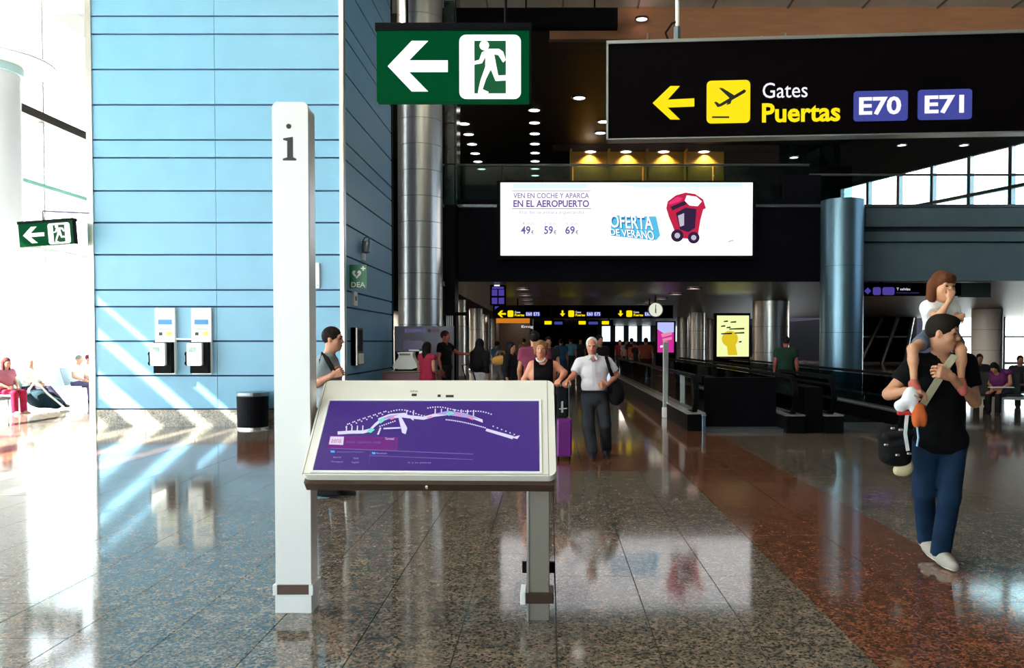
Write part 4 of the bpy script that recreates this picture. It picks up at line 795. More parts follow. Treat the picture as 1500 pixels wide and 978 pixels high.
def mesh_sdf(add, vox, sub=(), cuts=()):
    """surface net of smooth-union(add) minus sub, kept where (x-p).n < 0 for every cut"""
    m = vox*3+.05; bb = [bounds(p, 0) for p in add]
    lo = np.min([b[0] for b in bb], 0)-vox*2; hi = np.max([b[1] for b in bb], 0)+vox*2
    n = np.ceil((hi-lo)/vox).astype(int)+1; Fd = np.full(n, .3)
    ax = [lo[i]+vox*np.arange(n[i]) for i in range(3)]
    def blk(p, mm):
        l, h = bounds(p, mm); i0 = np.maximum(0, np.floor((l-lo)/vox).astype(int)); i1 = np.minimum(n, np.ceil((h-lo)/vox).astype(int)+1); return i0, i1
    def pts(i0, i1): return np.stack(np.meshgrid(*[ax[i][i0[i]:i1[i]] for i in range(3)], indexing='ij'), -1)
    for p in add:
        i0, i1 = blk(p, m+p[5])
        if (i1 <= i0).any(): continue
        S = Fd[i0[0]:i1[0], i0[1]:i1[1], i0[2]:i1[2]]; d = dist(p, pts(i0, i1))
        if len(p) > 6 and p[6] is not None: d = np.maximum(d, (pts(i0, i1)-p[6][0])@p[6][1])
        k = p[5]; h = np.maximum(k-np.abs(S-d), 0)/k; S[...] = np.minimum(S, d)-h*h*k*.25
    for p in sub:
        i0, i1 = blk(p, m)
        if (i1 <= i0).any(): continue
        S = Fd[i0[0]:i1[0], i0[1]:i1[1], i0[2]:i1[2]]; S[...] = np.maximum(S, -dist(p, pts(i0, i1)))
    if len(cuts):
        X = pts(np.zeros(3, int), n)
        for p, q in cuts: Fd = np.maximum(Fd, (X-A3(*p))@A3(*q))
    Fd[[0, -1]] = .3; Fd[:, [0, -1]] = .3; Fd[:, :, [0, -1]] = .3
    ins = Fd < 0; c = np.zeros(n-1, int); acc = np.zeros((*(n-1), 3)); cnt = np.zeros(n-1)
    sl = lambda o: tuple(slice(o[i], n[i]-1+o[i]) for i in range(3))
    idx = np.stack(np.meshgrid(*[np.arange(k-1) for k in n], indexing='ij'), -1).astype(float)
    cor = [(i, j, k) for i in (0, 1) for j in (0, 1) for k in (0, 1)]
    for a in cor:
        for x in range(3):
            if a[x] == 0:
                b = list(a); b[x] = 1; fa, fb = Fd[sl(a)], Fd[sl(b)]; cr = (fa < 0) != (fb < 0)
                t = np.where(cr, fa/np.where(cr, fa-fb, 1), 0); q = idx+A3(*a); q[..., x] += t
                acc += np.where(cr[..., None], q, 0); cnt += cr
    act = cnt > 0; vid = np.full(n-1, -1); vid[act] = np.arange(act.sum())
    V = lo+vox*(acc[act]/cnt[act][:, None]); Q = []
    for x in range(3):
        y, z = (x+1) % 3, (x+2) % 3
        s0 = [slice(1, -1)]*3; s0[x] = slice(0, -1); s1 = [slice(1, -1)]*3; s1[x] = slice(1, None)
        I0 = ins[tuple(s0)]; I1 = ins[tuple(s1)]; w_ = np.argwhere(I0 != I1)
        if not len(w_): continue
        fl_ = I0[tuple(w_.T)]; base = w_.copy(); base[:, y] += 1; base[:, z] += 1
        def g(dy, dz): q = base.copy(); q[:, y] -= dy; q[:, z] -= dz; return vid[tuple(q.T)]
        q = np.stack([g(1, 1), g(0, 1), g(0, 0), g(1, 0)], 1); q[~fl_] = q[~fl_][:, ::-1]; Q.append(q)
    Q = np.concatenate(Q) if Q else np.zeros((0, 4), int)
    return V, Q
def basis(yaw, pitch=0, roll=0):
    """columns: right(x), back(y), up(z) for a head looking along -y; yaw>0 turns towards +x; pitch>0 looks down"""
    return np.array(Matrix.Rotation(yaw, 3, 'Z') @ Matrix.Rotation(pitch, 3, 'X') @ Matrix.Rotation(roll, 3, 'Y'))
def unit(v): return v/max(1e-9, np.linalg.norm(v))
STAND = dict(head=(0, -.015, 1.615), neck=(0, .01, 1.47), shA=(-.185, .01, 1.41), shB=(.185, .01, 1.41), elA=(-.235, .03, 1.12), elB=(.235, .03, 1.12), wrA=(-.25, -.05, .88), wrB=(.25, -.05, .88),
             hipA=(-.09, 0, .92), hipB=(.09, 0, .92), knA=(-.10, -.02, .50), knB=(.10, -.02, .50), anA=(-.105, .02, .09), anB=(.105, .02, .09))
WALK = dict(STAND, knA=(-.09, -.14, .52), anA=(-.09, -.18, .10), knB=(.09, -.02, .50), anB=(.09, .22, .14), elA=(-.24, .09, 1.13), wrA=(-.25, .03, .89), elB=(.24, -.03, 1.12), wrB=(.24, -.16, .92))
SIT = dict(STAND, head=(0, -.04, 1.20), neck=(0, .02, 1.05), shA=(-.18, .03, .99), shB=(.18, .03, .99), elA=(-.23, -.02, .73), elB=(.23, -.02, .73), wrA=(-.12, -.22, .64), wrB=(.12, -.22, .64), hipA=(-.09, .03, .52), hipB=(.09, .03, .52),
           knA=(-.11, -.40, .50), knB=(.11, -.40, .50), anA=(-.11, -.42, .09), anB=(.11, -.42, .09))
def hand_prims(wr, d, pn, th, s=1., curl=.5, big=False):
    """palm + four fingers + thumb. d = pointing, pn = palm-facing normal, th = thumb side"""
    d = unit(A3(*d)); pn = A3(*pn); pn = unit(pn-d*(pn@d)); th = A3(*th); th = th-d*(th@d)-pn*(th@pn); th = unit(th if np.linalg.norm(th) > .05 else np.cross(d, pn))
    r0 = .0088*s; out = []
    for i, (off, L_) in enumerate(((.030, .070), (.010, .080), (-.010, .074), (-.029, .058))):
        b = wr+d*(.085*s)+th*off*s; out.append(cone(wr+d*.02*s+th*off*.55*s, b, .016*s, .0125*s, .014))
        p = b; ang = 0
        for sg, l in enumerate((.42, .33, .25)):
            ang += curl*(.75, 1.0, .7)[sg]*(1+.08*i); q = p+(d*math.cos(ang)+pn*math.sin(ang))*L_*l*s; out.append(cone(p, q, r0*(1-.08*sg), r0*(.93-.08*sg), .004)); p = q
    b = wr+d*.022*s+th*.022*s; q = b+(d*.6+th*.75+pn*.25)*.042*s; out.append(cone(b, q, .0135*s, .0105*s, .01)); q2 = q+(d*.9+th*.1+pn*.55*(.5+curl))*.034*s; out.append(cone(q, q2, .0105*s, .0082*s, .004))
    return out
def person(label, base, rz=0, H=1.75, pose=STAND, vox=.03, skin_c=(.50, .24, .15), top=None, sleeve=.5, hem=.9, neck_r=.062, bottom=None, leg_end=1., shoes=(.02, .02, .022), hair=(.015, .01, .008), style='short', head_yaw=0, head_pitch=0, head_roll=0,
           group=None, slim=1., belly=0., eyes=False, hands=None, dress=None, foot=None, child=False, skirt=None, legs_w=1., group_seat=False, head_s=1., cat_='person', necklace=False):
    s = H/1.75; J = {k: A3(*v)*s for k, v in pose.items()}; g = s*slim
    hands = hands or {}; fd_ = foot or {}
    R = basis(head_yaw, head_pitch, head_roll); hs = s*head_s; hc = J['head']
    def hp(x, y, z): return hc+R@(A3(x, y, z)*hs)
    lat = unit(J['shB']-J['shA']); pel = (J['hipA']+J['hipB'])/2; chest = J['neck']*.62+pel*.38; waist = J['neck']*.32+pel*.68; hl = unit(J['hipB']-J['hipA'])
    ax_ = unit(J['neck']-pel); fwd = unit(np.cross(lat, ax_))*-1
    if fwd[1] > 0 and abs(fwd[1]) > .2: fwd = -fwd
    fwd = unit(np.cross(ax_, lat)); 
    if (fwd@A3(0, -1, 0)) < 0: fwd = -fwd
    def torso(e, k=.05):
        return [cone(chest-lat*.075*g, chest+lat*.075*g, .108*g+e, .108*g+e, k), cone(J['shA']+lat*.045*g-ax_*.025*g, J['shB']-lat*.045*g-ax_*.025*g, .070*g+e, .070*g+e, k),
                cone(waist-lat*.06*g+fwd*belly*.5, waist+lat*.06*g+fwd*belly*.5, (.098+belly*.5)*g+e, (.098+belly*.5)*g+e, k), cone(pel-hl*.065*g+ax_*.02*g, pel+hl*.065*g+ax_*.02*g, .115*g+e, .115*g+e, k), cone(chest, pel, .10*g+e, .105*g+e, k),
                cone(J['neck']-ax_*.03*g, J['neck']-ax_*.06*g+lat*.12*g, .045*g+e, .04*g+e, k), cone(J['neck']-ax_*.03*g, J['neck']-ax_*.06*g-lat*.12*g, .045*g+e, .04*g+e, k)]
    B = torso(0)
    B += [cone(J['neck']-ax_*.03*s, hp(0, .02, -.06), .058*g, .052*g, .03)]
    # head
    face = [ell(hp(0, .012, .03), A3(.074, .094, .092)*hs, .03, R), ell(hp(0, -.02, -.05), A3(.058, .068, .068)*hs, .04, R), ell(hp(0, -.062, -.092), A3(.026, .022, .02)*hs, .025, R), cone(hp(0, -.088, .012), hp(0, -.106, -.026), .009*hs, .0135*hs, .012),
            cone(hp(-.014, -.092, -.03), hp(.014, -.092, -.03), .009*hs, .009*hs, .01), cone(hp(-.04, -.076, .028), hp(.04, -.076, .028), .014*hs, .014*hs, .02), cone(hp(-.02, -.083, -.062), hp(.02, -.083, -.062), .008*hs, .008*hs, .01),
            ell(hp(-.045, -.055, -.025), A3(.022, .022, .022)*hs, .03), ell(hp(.045, -.055, -.025), A3(.022, .022, .022)*hs, .03)]
    for sx in (-1, 1): face.append(ell(hp(sx*.076, .012, -.005), A3(.011, .02, .031)*hs, .008, R))
    B += face
    hv = []
    for S, sx in (('A', -1), ('B', 1)):
        sh, el, wr = J['sh'+S], J['el'+S], J['wr'+S]
        B += [cone(sh, el, .050*g, .041*g, .03), cone(el, el+(wr-el)*.35, .041*g, .040*g, .02), cone(el+(wr-el)*.3, wr, .040*g, .027*g, .02)]
        hd = dict(d=wr-el, pn=A3(-sx, 0, 0)*.8+A3(0, -.3, 0), th=A3(0, -1, 0), curl=.45); hd.update(hands.get(S, {}))
        hpz = hand_prims(wr, hd['d'], hd['pn'], hd['th'], s*(1.1 if vox < .02 else 1.2), hd['curl'])
        if vox > .022: B += [(*p[:3], max(p[3], .013*s), max(p[4], .012*s), p[5]) for p in hpz]
        else:
            B += [cone(wr, wr+unit(A3(*hd['d']))*.03*s, .026*g, .027*g, .02)]; hv.append(hpz)
        hi_, kn, an = J['hip'+S], J['kn'+S], J['an'+S]
        B += [cone(hi_, kn, .082*g, .056*g, .05), cone(kn, kn+(an-kn)*.35, .054*g, .052*g, .03), cone(kn+(an-kn)*.3, an, .052*g, .036*g, .03)]
        fdir = unit(A3(*fd_.get(S, (sx*.12, -1, -.25 if pose is not SIT else -.2)))); B += [cone(an-A3(0, 0, .025)*s, an+fdir*.11*s-A3(0, 0, .045)*s, .030*s, .022*s, .03)]
    esub = [ell(hp(sx*.031, -.092, .008), A3(.017, .012, .010)*hs, .01, R) for sx in (-1, 1)] if vox < .02 else []
    V, Q = mesh_sdf(B, vox, esub)
    for hz in hv:
        v2, q2 = mesh_sdf(hz, .0048 if vox < .013 else .0065); Q = np.concatenate([Q, q2+len(V)]); V = np.concatenate([V, v2])
    root = obj('person', (V, Q), skin(skin_c), None, label, cat_, group, smooth=True); root.location = base; root.rotation_euler = (0, 0, rz)
    def part(n, mq, m, lab=None): 
        if len(mq[0]): return obj(n, mq, m, root, lab, smooth=True, local=True)
    cv = vox*.92; e0 = .010+vox*.45
    if top is not None:
        T = torso(e0)
        for S in 'AB':
            sh, el, wr = J['sh'+S], J['el'+S], J['wr'+S]
            if sleeve > 0:
                if sleeve <= 1: end = sh+(el-sh)*sleeve; T.append((*cone(sh, sh+(el-sh)*min(1.15, sleeve+.15), .056*g+e0, .052*g+e0, .03), (end, unit(el-sh))))
                else: end = el+(wr-el)*(sleeve-1); T += [cone(sh, el, .052*g+e0, .044*g+e0, .03), (*cone(el, wr, .044*g+e0, .034*g+e0, .02), (end, unit(wr-el)))]
        if dress: T += [cone(pel, pel-ax_*dress[0]*s, .13*s, dress[1]*s, .06)]
        dn = unit(pel-J['neck']); hemp = J['neck']+dn*(np.linalg.norm(pel-J['neck'])*hem)
        cuts = [] if dress else [(hemp, dn)]
        if sleeve == 0:
            for S, sx in (('A', -1), ('B', 1)): cuts.append((J['sh'+S]-lat*sx*.028*s, lat*sx))
        subs = [cone(J['neck']+fwd*.015*s-ax_*.015*s, J['neck']+ax_*.25*s+fwd*.02*s, neck_r*s, neck_r*1.25*s)]
        part('top' if not dress else 'dress', mesh_sdf(T, cv, subs, cuts), cloth(top))
    if bottom is not None:
        T = [cone(pel-hl*.06*g+ax_*.03*g, pel+hl*.06*g+ax_*.03*g, .118*g+e0*.7, .118*g+e0*.7, .04), cone(pel, pel+ax_*.1*g, .105*g+e0*.7, .105*g+e0*.7, .04)]
        for S in 'AB':
            hi_, kn, an = J['hip'+S], J['kn'+S], J['an'+S]; w_ = legs_w
            if leg_end > 1e-3:
                if leg_end <= .5: T.append((*cone(hi_, kn, .09*g+e0*.7, .066*g*w_+e0*.8, .03), (hi_+(kn-hi_)*leg_end*2, unit(kn-hi_))))
                else:
                    en = kn+(an-kn)*(leg_end*2-1)*1.08
                    T += [cone(hi_, kn, .088*g+e0*.7, .060*g*w_+e0*.8, .03), (*cone(kn, an+(an-kn)*.2, .060*g*w_+e0*.8, .056*g*w_+e0*.6, .02), (en, unit(an-kn)))]
        if skirt: T += [cone(pel, pel-A3(0, 0, skirt[0])*s, .13*s, skirt[1]*s, .05)]
        part('skirt' if skirt else 'trousers', mesh_sdf(T, cv, (), [(pel+ax_*.13*s, ax_)]), cloth(bottom, .8, .6, 7))
    if shoes is not None:
        for S, sx in (('A', -1), ('B', 1)):
            an = J['an'+S]; fdir = A3(*fd_.get(S, (sx*.12, -1, -.06))); fdir = unit(fdir); up_ = unit(A3(0, 0, 1)-fdir*fdir[2]); b0_ = an-up_*.045*s
            T = [cone(b0_-fdir*.045*s, b0_+fdir*.10*s, .040*s, .044*s, .03), cone(b0_+fdir*.06*s, b0_+fdir*.165*s-up_*.006*s, .042*s, .034*s, .03), cone(an+up_*.01*s, b0_+fdir*.05*s, .046*s, .042*s, .03)]
            sh_ = part('shoe', mesh_sdf(T, min(cv, .02), (), [(b0_-up_*.042*s, -up_)]), cloth(shoes, .6, .1))
            if eyes:
                so = [cone(b0_-fdir*.045*s, b0_+fdir*.165*s, .046*s, .040*s, .02), cone(b0_+fdir*.04*s, b0_+fdir*.11*s, .049*s, .048*s, .02)]
                obj('sole', mesh_sdf(so, .009, (), [(b0_-up_*.044*s, -up_), (b0_-up_*.022*s, up_)]), cloth([min(.7, x*1.7+.004) for x in shoes], .6, .1), sh_, smooth=True, local=True)
                sd = unit(np.cross(fdir, up_))
                lc = cat(*[tube([b0_+fdir*(.05+.018*i)*s+up_*(.044-.005*i)*s-sd*.022*s, b0_+fdir*(.055+.018*i)*s+up_*(.050-.005*i)*s, b0_+fdir*(.05+.018*i)*s+up_*(.044-.005*i)*s+sd*.022*s], .004, 5) for i in range(4)])
                obj('laces', lc, cloth([min(.8, x*1.9+.01) for x in shoes], .7, .1), sh_, local=True)['kind'] = 'stuff'
    if hair is not None:
        lift = 0 if style != 'bald' else -.01
        T = [ell(hp(0, .018, .036), A3(.083, .102, .098)*hs*(1+.02*(vox > .02)), .02, R)]
        sub = [ell(hp(0, -.125, -.03), A3(.078, .085, .115)*hs, .01, R), ell(hp(0, .0, -.16), A3(.12, .2, .10)*hs, .01, R)]
        for sx in (-1, 1): sub.append(ell(hp(sx*.09, -.035, -.055), A3(.03, .055, .06)*hs, .01, R)); sub.append(ell(hp(sx*.09, .012, -.01), A3(.03, .018, .028)*hs, .01, R))
        if style == 'receding': sub += [ell(hp(0, -.10, .05), A3(.07, .085, .085)*hs, .01, R)]
        if style == 'thick': T += [ell(hp(0, .005, .075), A3(.075, .09, .062)*hs, .03, R), ell(hp(.02, -.05, .095), A3(.045, .045, .03)*hs, .03, R)]
        if style == 'wavy':
            for i in range(9):
                a = -2.5+i*.625+1.57; T.append(ell(hp(.075*math.cos(a), .03+.08*math.sin(a), .02+.05*math.sin(i*2.1)), A3(.04, .04, .045)*hs, .02))
            T += [cone(hp(-.07, .02, .02), hp(-.072, .03, -.07), .032*hs, .028*hs, .02), cone(hp(.07, .02, .02), hp(.072, .03, -.07), .032*hs, .028*hs, .02), cone(hp(0, .07, 0), hp(0, .07, -.09), .06*hs, .05*hs, .03)]; sub = sub[:1]
        if style in ('long', 'bob'):
            zl_ = -.11 if style == 'bob' else -.24
            T += [cone(hp(sx*.066, .02, .03), hp(sx*.078, .02, zl_), .034*hs, .03*hs, .02) for sx in (-1, 1)] + [cone(hp(0, .065, 0), hp(0, .075, zl_-.02), .062*hs, .055*hs, .03), cone(hp(-.04, .06, 0), hp(-.045, .07, zl_), .05*hs, .04*hs, .03), cone(hp(.04, .06, 0), hp(.045, .07, zl_), .05*hs, .04*hs, .03)]
            sub = [ell(hp(0, -.12, -.045), A3(.066, .085, .10)*hs, .01, R)]
            if style == 'bob': T += [ell(hp(0, -.05, .065), A3(.072, .055, .05)*hs, .02, R)]; sub = [ell(hp(0, -.12, -.062), A3(.064, .085, .10)*hs, .01, R)]
        if style == 'bun': T += [ell(hp(0, .08, .09), A3(.045, .045, .04)*hs, .02)]
        if style == 'scarf': T = [ell(hp(0, .02, .03), A3(.092, .11, .115)*hs, .02, R), cone(hp(0, .03, -.02), hp(0, .05, -.2), .09*hs, .12*hs, .04), cone(hp(0, .05, -.2), hp(0, .06, -.45), .15*hs, .19*hs, .06)]; sub = sub[:1]
        part('hair' if style != 'scarf' else 'head_scarf', mesh_sdf(T, min(vox*.8, .02), sub), cloth(hair, .75, .3, 30))
    if eyes:
        for sx in (-1, 1): part('eye', mesh_sdf([ell(hp(sx*.031, -.082, .008), A3(.0125, .009, .0075)*hs, .01, R)], .0035), M['ink'])
        for sx in (-1, 1): part('eyebrow', mesh_sdf([cone(hp(sx*.018, -.09, .032), hp(sx*.046, -.083, .033), .0042*hs, .0032*hs)], .0035), cloth(hair or (.1, .1, .1)))
        part('lips', mesh_sdf([cone(hp(-.017, -.087, -.061), hp(.017, -.087, -.061), .0062*hs, .0062*hs)], .003), skin((.36, .10, .08)))
    if necklace: part('necklace', tube([hp(.062*math.cos(a)*1.0, .0-.075*math.sin(a)-.01, -.135-.045*math.sin(a)) for a in np.linspace(-.1, math.pi+.1, 14)], .011), M['offwhite'], 'pale beaded necklace')
    return root
def rel(base, rz=0): return lambda px, py, D: tuple((np.array(P(px, py, D))-np.array(base)))
BLK = (.003, .003, .0035); JEAN = (.008, .024, .056)

# ---- father and child
D0 = 5.85; fb_ = onZ(1374, 829, 0); fb_ = (float(fb_[0]), float(fb_[1]), 0); q = rel(fb_); SF = 1.80/1.75
def sc(d, s): return {k: tuple(np.array(v)/s for v in [v])[0] if False else tuple(np.array(v)/s) for k, v in d.items()}
fp_ = dict(head=q(1381, 489, D0-.05), neck=q(1379, 521, D0+.02), shA=q(1341, 531, D0+.02), shB=q(1416, 531, D0+.06), elA=q(1302, 577, D0+.03), elB=q(1428, 588, D0+.02), wrA=q(1325, 573, D0-.16), wrB=q(1394, 552, D0-.20),
           hipA=q(1357, 648, D0), hipB=q(1395, 648, D0), knA=q(1353, 722, D0+.02), knB=q(1391, 727, D0-.10), anA=q(1358, 787, D0+.22), anB=q(1378, 806, D0-.02))
person('man in a black T-shirt and blue jeans carrying a child on his shoulders', fb_, 0, 1.80, sc(fp_, SF), .0125, (.47, .225, .13), top=BLK, sleeve=.62, hem=1.12, bottom=JEAN, legs_w=1.0, shoes=(.40, .37, .32), hair=(.012, .008, .006), style='thick',
       head_yaw=.95, head_pitch=.12, head_roll=.08, eyes=True, hands={'A': dict(d=(.75, -.25, .05), pn=(0, .3, -1), th=(.2, -1, .3), curl=.75), 'B': dict(d=(-.9, -.2, .35), pn=(0, 1, -.25), th=(0, -.1, 1), curl=.8)}, foot={'A': (-.05, -1, -.28), 'B': (.08, -1, -.10)}, neck_r=.07)
# child seated on the shoulders
cb = (fb_[0], fb_[1]+.1, 0); q = rel(cb); SCH = .62
cp = dict(head=q(1381, 420, D0+.04), neck=q(1377, 443, D0+.09), shA=q(1358, 450, D0+.08), shB=q(1394, 450, D0+.12), elA=q(1374, 467, D0-.02), elB=q(1402, 468, D0+.02), wrA=q(1391, 439, D0-.08), wrB=q(1410, 462, D0-.02),
          hipA=q(1362, 493, D0+.12), hipB=q(1392, 493, D0+.14), knA=q(1337, 511, D0-.12), knB=q(1408, 512, D0-.10), anA=q(1339, 560, D0-.13), anB=q(1408, 558, D0-.11))
person('small child in a white T-shirt riding on the shoulders of the man in black', cb, 0, 1.75*SCH, sc(cp, SCH), .0105, (.55, .27, .15), top=(.80, .80, .78), sleeve=.5, hem=1.05, bottom=(.10, .12, .17), leg_end=.32, shoes=(.40, .10, .08), hair=(.10, .032, .012), style='bob',
       head_yaw=.25, head_pitch=.1, eyes=True, head_s=1.42, hands={'A': dict(d=(.2, -.1, 1), pn=(.2, 1, 0), th=(-1, 0, 0), curl=1.1), 'B': dict(d=(-.5, -.1, -.3), pn=(-.3, .3, -1), th=(0, -1, 0), curl=.6)}, foot={'A': (.0, -.9, -.5), 'B': (-.2, -.9, -.6)}, slim=.98)
def blob(name, prims, vox, m, parent=None, **k): v, f = mesh_sdf(prims, vox, k.pop('sub', ()), k.pop('cuts', ())); return obj(name, (v, f), m, parent, smooth=True, **k)
# things he carries
p = [P(1399, 520, D0-.165), P(1390, 532, D0-.19), P(1372, 560, D0-.21), P(1349, 597, D0-.21), P(1340, 618, D0-.2)]
t = thing('shoulder_strap', 'beige woven strap across the chest of the man in black', 'strap', tuple(p[-1])); obj('strap', strap(p, .05, .006, (1, 0, .6)), cloth((.33, .30, .20)), t); obj('buckle', bbox(*[c for a, h in zip(p[3], (.028, .012, .02)) for c in (a-h, a+h)], .004, 1), M['steel_dark'], t)
c = P(1346, 606, D0-.22); t = thing('orange_pouch', 'small orange-brown pouch hanging at the end of the beige strap', 'pouch', tuple(c))
blob('pouch', [ell(c, (.05, .035, .065), .02), ell(c+A3(-.02, -.01, -.045), (.03, .028, .05), .02), ell(c+A3(.025, -.012, -.04), (.026, .026, .05), .02), ell(c+A3(0, 0, .05), (.035, .025, .03), .02)], .008, cloth((.55, .12, .03)), t)
obj('cord', tube([c+A3(-.02, -.02, -.09), c+A3(-.015, -.03, -.16), c+A3(-.02, -.02, -.22)], .007, 6), cloth((.3, .5, .7)), t)
c = P(1334, 583, D0-.2); t = thing('white_cloth', 'crumpled white cloth held in the fist of the man in black', 'cloth', tuple(c))
blob('cloth', [ell(c+A3(.0, 0, .02), (.045, .035, .06), .03), cone(c+A3(-.02, 0, 0), c+A3(-.055, .02, -.075), .035, .028, .03), cone(c+A3(.02, 0, 0), c+A3(.012, -.01, -.085), .035, .022, .03), ell(c+A3(-.07, .01, -.05), (.04, .03, .035), .03)], .009, cloth((.82, .84, .88)), t)
blob('trim', [cone(c+A3(-.075, .01, -.105), c+A3(.01, -.005, -.10), .016, .014, .02)], .007, cloth((.5, .04, .03)), t, label='red hem')
c = P(1311, 651, D0-.1); t = thing('black_bag', 'black shoulder bag hanging beside the hip of the man in black', 'bag', tuple(c-A3(0, 0, .16)))
blob('body', [ell(c, (.115, .075, .13), .03), cone(c+A3(-.05, 0, -.08), c+A3(.05, 0, -.10), .055, .06, .05), cone(c+A3(-.06, 0, .07), c+A3(.06, 0, .09), .05, .05, .05)], .012, cloth((.007, .007, .008)), t)
blob('flap', [cone(c+A3(-.08, -.05, .06), c+A3(.075, -.05, .085), .035, .035, .02), cone(c+A3(-.06, -.062, .0), c+A3(.06, -.062, .02), .022, .022, .03)], .01, cloth((.01, .01, .012)), t)
for dx, dz in ((-.055, .125), (.0, .115), (-.1, .01), (-.02, -.06), (.06, -.05)): obj('buckle', bbox(c[0]+dx-.014, c[0]+dx+.014, c[1]-.1, c[1]-.085, c[2]+dz-.007, c[2]+dz+.007, .003, 1), M['steel'], t)
obj('strap', strap([P(1316, 630, D0-.12), P(1326, 595, D0-.2), P(1331, 580, D0-.2)], .03, .005, (1, 0, 0)), cloth(BLK), t); obj('ribbon', strap([P(1329, 605, D0-.2), P(1326, 635, D0-.19), P(1330, 660, D0-.19)], .024, .005, (1, 0, 0)), cloth((.75, .77, .8)), t, label='white ribbon')
c = P(1324, 686, D0-.1); t = thing('cream_bag', 'small cream cloth bag dangling under the black bag', 'bag', tuple(c-A3(0, 0, .07)))
blob('body', [ell(c, (.062, .045, .055), .02), cone(c+A3(.02, 0, .03), c+A3(.03, 0, .09), .04, .02, .03), ell(c+A3(-.04, 0, -.015), (.035, .03, .035), .02)], .009, cloth((.60, .52, .32)), t); obj('cord', tube([c+A3(.03, 0, .08), c+A3(.02, -.01, .17)], .006, 6), cloth((.6, .52, .32)), t)

# ---- elderly couple with the purple suitcase
D1 = 11.1; eb = onZ(872, 671, 0); eb = (float(eb[0]), float(eb[1]), 0); q = rel(eb); SE = 1.68/1.75
ep = dict(head=q(867, 507, D1-.05), neck=q(869, 522, D1), shA=q(849, 531, D1), shB=q(890, 530, D1), elA=q(840, 550, D1-.06), elB=q(904, 549, D1+.02), wrA=q(832, 557, D1-.2), wrB=q(890, 563, D1-.2), hipA=q(861, 583, D1), hipB=q(882, 583, D1), knA=q(862, 624, D1-.06), knB=q(886, 622, D1+.0), anA=q(868, 660, D1-.03), anB=q(888, 656, D1+.3))
person('white-haired elderly man in a white shirt and dark trousers walking by the suitcase', eb, 0, 1.68, sc(ep, SE), .0165, (.52, .20, .13), top=(.72, .68, .72), sleeve=.75, hem=.82, bottom=(.035, .036, .042), legs_w=1.25, hair=(.62, .60, .58), style='receding', eyes=True, belly=.03, head_pitch=.08, head_yaw=-.05,
       hands={'A': dict(d=(-.4, -.7, -.3), pn=(0, 0, -1), th=(1, 0, 0), curl=.9), 'B': dict(d=(-.8, -.4, -.1), pn=(0, 1, 0), th=(0, 0, 1), curl=.8)}, foot={'A': (-.05, -1, -.1), 'B': (.1, -1, -.3)})
eld = COL.objects['person.002']
def epart(n, g, m, lab=None): return obj(n, ([tuple(np.array(v)-np.array(eb)) for v in g[0]], g[1]), m, eld, lab, local=True)
for sx in (-1, 1): epart('collar', mesh_sdf([cone(P(869+sx*1.5, 521, D1-.12), P(869+sx*5.5, 526.5, D1-.175), .018, .012), cone(P(869+sx*5, 519, D1-.02), P(869+sx*4.5, 524, D1-.15), .02, .016)], .009), cloth((.62, .58, .64)))
epart('placket', strap([P(869, 530, D1-.185), P(869, 545, D1-.20), P(870, 566, D1-.21)], .03, .008, (1, 0, 0)), cloth((.62, .58, .64)))
epart('undershirt', mesh_sdf([ell(P(869, 525, D1-.13), (.03, .03, .05), .01)], .01), skin((.52, .20, .13)), 'open neck of the shirt')
epart('belt', mesh_sdf([cone(P(861, 572.5, D1-.02), P(882, 572.5, D1-.02), .155, .155)], .016, (), [((0, 0, P(870, 571, D1)[2]), (0, 0, 1)), ((0, 0, P(870, 574.5, D1)[2]), (0, 0, -1))]), cloth((.012, .01, .01)))
c = P(901, 572, D1+.0); t = thing('black_holdall', 'black soft bag slung from the shoulder of the elderly man', 'bag', tuple(c-A3(0, 0, .2)))
blob('body', [ell(c, (.11, .10, .19), .03), ell(c+A3(.02, 0, -.06), (.11, .11, .14), .03)], .018, cloth((.007, .007, .009)), t); obj('strap', strap([c+A3(-.02, -.06, .16), P(893, 540, D1-.14), P(888, 523, D1-.08), P(889, 521, D1+.02)], .045, .008, (1, 0, 0)), cloth(BLK), t)
wb_ = onZ(795, 674, 0); wb_ = (float(wb_[0]), float(wb_[1]), 0); q = rel(wb_); SW = 1.63/1.75
wp = dict(head=q(792, 511, D1-.03), neck=q(794, 527, D1), shA=q(779, 534, D1), shB=q(813, 534, D1), elA=q(768, 556, D1+.02), elB=q(827, 546, D1-.02), wrA=q(771, 578, D1-.1), wrB=q(821, 555, D1-.2), hipA=q(786, 588, D1), hipB=q(806, 588, D1), knA=q(787, 628, D1-.1), knB=q(805, 628, D1+.05), anA=q(787, 663, D1), anB=q(806, 660, D1+.25))
person('elderly woman in a black sleeveless top and pale necklace behind the map kiosk', wb_, 0, 1.63, sc(wp, SW), .0165, (.56, .22, .13), top=BLK, sleeve=0, hem=1.05, bottom=(.02, .02, .025), hair=(.20, .10, .045), style='wavy', eyes=True, slim=1.1, neck_r=.085, necklace=True, hands={'B': dict(d=(-.3, -.6, -.3), pn=(0, 0, -1), th=(-1, 0, 0), curl=.9)})
s0 = front(10.95); a0, b0 = s0.hit(815, 672); a1, b1 = s0.hit(838, 613)
t = thing('suitcase', 'upright purple hard-shell suitcase with a raised silver handle', 'suitcase', ((a0+a1)/2, 11.0, 0))
obj('shell', bbox(a0, a1, 10.95, 11.25, .05, b1, .03), M['purple'], t); obj('rib', cat(*[box(a0+.03+i*.045, a0+.05+i*.045, 10.94, 10.955, .12, b1-.06) for i in range(4)]), M['purple'], t)
for x in (a0+.03, a1-.03):
    for y in (10.99, 11.21): obj('wheel', tube([(x-.012, y, .027), (x+.012, y, .027)], .027, 12), M['black'], t)
